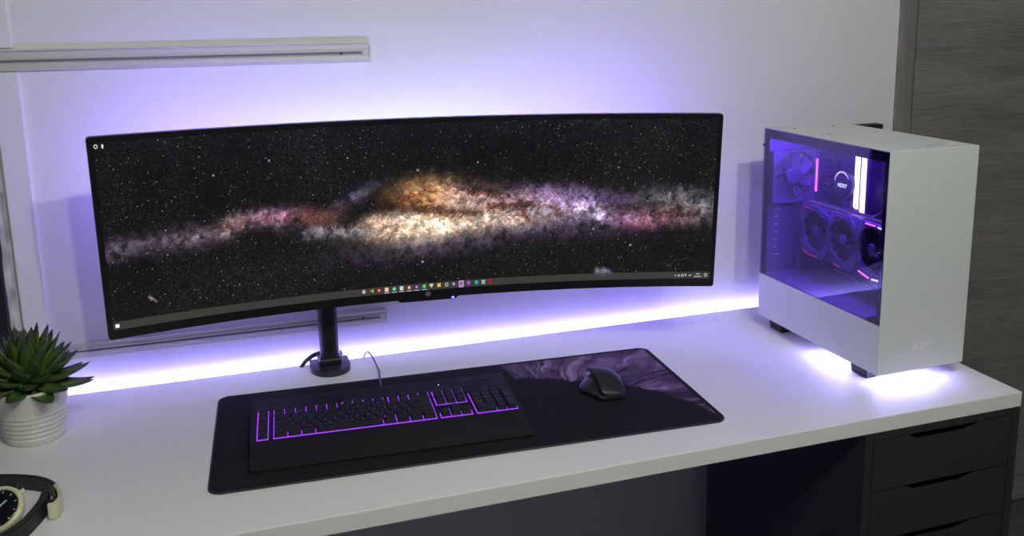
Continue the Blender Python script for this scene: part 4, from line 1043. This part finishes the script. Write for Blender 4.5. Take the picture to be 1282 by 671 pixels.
b = bmesh.new(); DM = DM @ Matrix.Scale(1.3, 4)
lathe(b, [(0, -0.009), (0.022, -0.009), (0.0265, -0.006), (0.0285, 0.000), (0.0275, 0.004), (0.0250, 0.0058), (0.0232, 0.005), (0.0228, 0.003), (0, 0.003)], 56, M=DM)
cs = finish(b, 'watch_case', M['cream'], wt, smooth=True, angle=35)
b = bmesh.new(); lathe(b, [(0, 0.0044), (0.020, 0.0042), (0.0229, 0.0036), (0.0229, 0.0031), (0, 0.0031)], 48, M=DM); dial = finish(b, 'dial', M['dial'], cs, smooth=True)
for ang, L_, w_ in ((1.85, 0.0165, 0.0011), (0.95, 0.013, 0.0018), (-1.2, 0.009, 0.0008)):
    finish(box(bmesh.new(), -0.003, L_, -w_ / 2, w_ / 2, 0.0046, 0.0050, mat=None), 'watch_hand', M['hands'], dial).matrix_local = DM @ Matrix.Rotation(ang, 4, 'Z')
for k in range(12):
    o = finish(abox(0.0185, 0.0212, -0.0004, 0.0004, 0.0042, 0.0046), 'hour_mark', M['hands'], dial); o.matrix_local = DM @ Matrix.Rotation(2 * PI * k / 12, 4, 'Z')
b = bmesh.new(); tube(b, [(0.0275, 0, -0.001), (0.0325, 0, -0.001)], 0.003, 14); b.transform(DM @ Matrix.Rotation(0.9, 4, 'Z')); finish(b, 'crown', M['cream'], wt, smooth=True, angle=40)
for ya, yb in ((-0.030, -0.018), (0.018, 0.034)):
    finish(box(bmesh.new(), -0.0105, 0.0105, ya, yb, -0.0080, -0.002, 0.002, mat=DM), 'strap_lug', M['strap'], wt)

# ================================================================== camera, world, view
cam = bpy.data.cameras.new('camera'); co = bpy.data.objects.new('camera', cam); COL.objects.link(co)
yaw, pitch, roll, fpx = 0.33332, 0.20345, -0.01275, 1183.73
fw = Vector((math.sin(yaw) * math.cos(pitch), math.cos(yaw) * math.cos(pitch), -math.sin(pitch))); rt = Vector((math.cos(yaw), -math.sin(yaw), 0)); up = rt.cross(fw)
r2 = rt * math.cos(roll) + up * math.sin(roll); u2 = -rt * math.sin(roll) + up * math.cos(roll)
co.matrix_world = Matrix(((r2.x, u2.x, -fw.x, -0.27731), (r2.y, u2.y, -fw.y, -1.9826), (r2.z, u2.z, -fw.z, 0.73788 + ZT), (0, 0, 0, 1)))
cam.sensor_width = 36.0; cam.lens = 36.0 * fpx / 1282
cam.shift_x = -42.066 / 1282; cam.shift_y = -78.768 / 1282
cam.clip_start = 0.05
SC.camera = co
w = bpy.data.worlds.new('world'); SC.world = w; w.use_nodes = True
w.node_tree.nodes['Background'].inputs['Color'].default_value = (0.02, 0.02, 0.025, 1); w.node_tree.nodes['Background'].inputs['Strength'].default_value = 0.2
SC.view_settings.view_transform = 'Standard'; SC.view_settings.look = 'None'; SC.view_settings.gamma = 1.0; SC.view_settings.exposure = 0.0
SC.view_settings.use_curve_mapping = False
SC.cycles.use_denoising = True
SC.cycles.max_bounces = 10; SC.cycles.transparent_max_bounces = 12
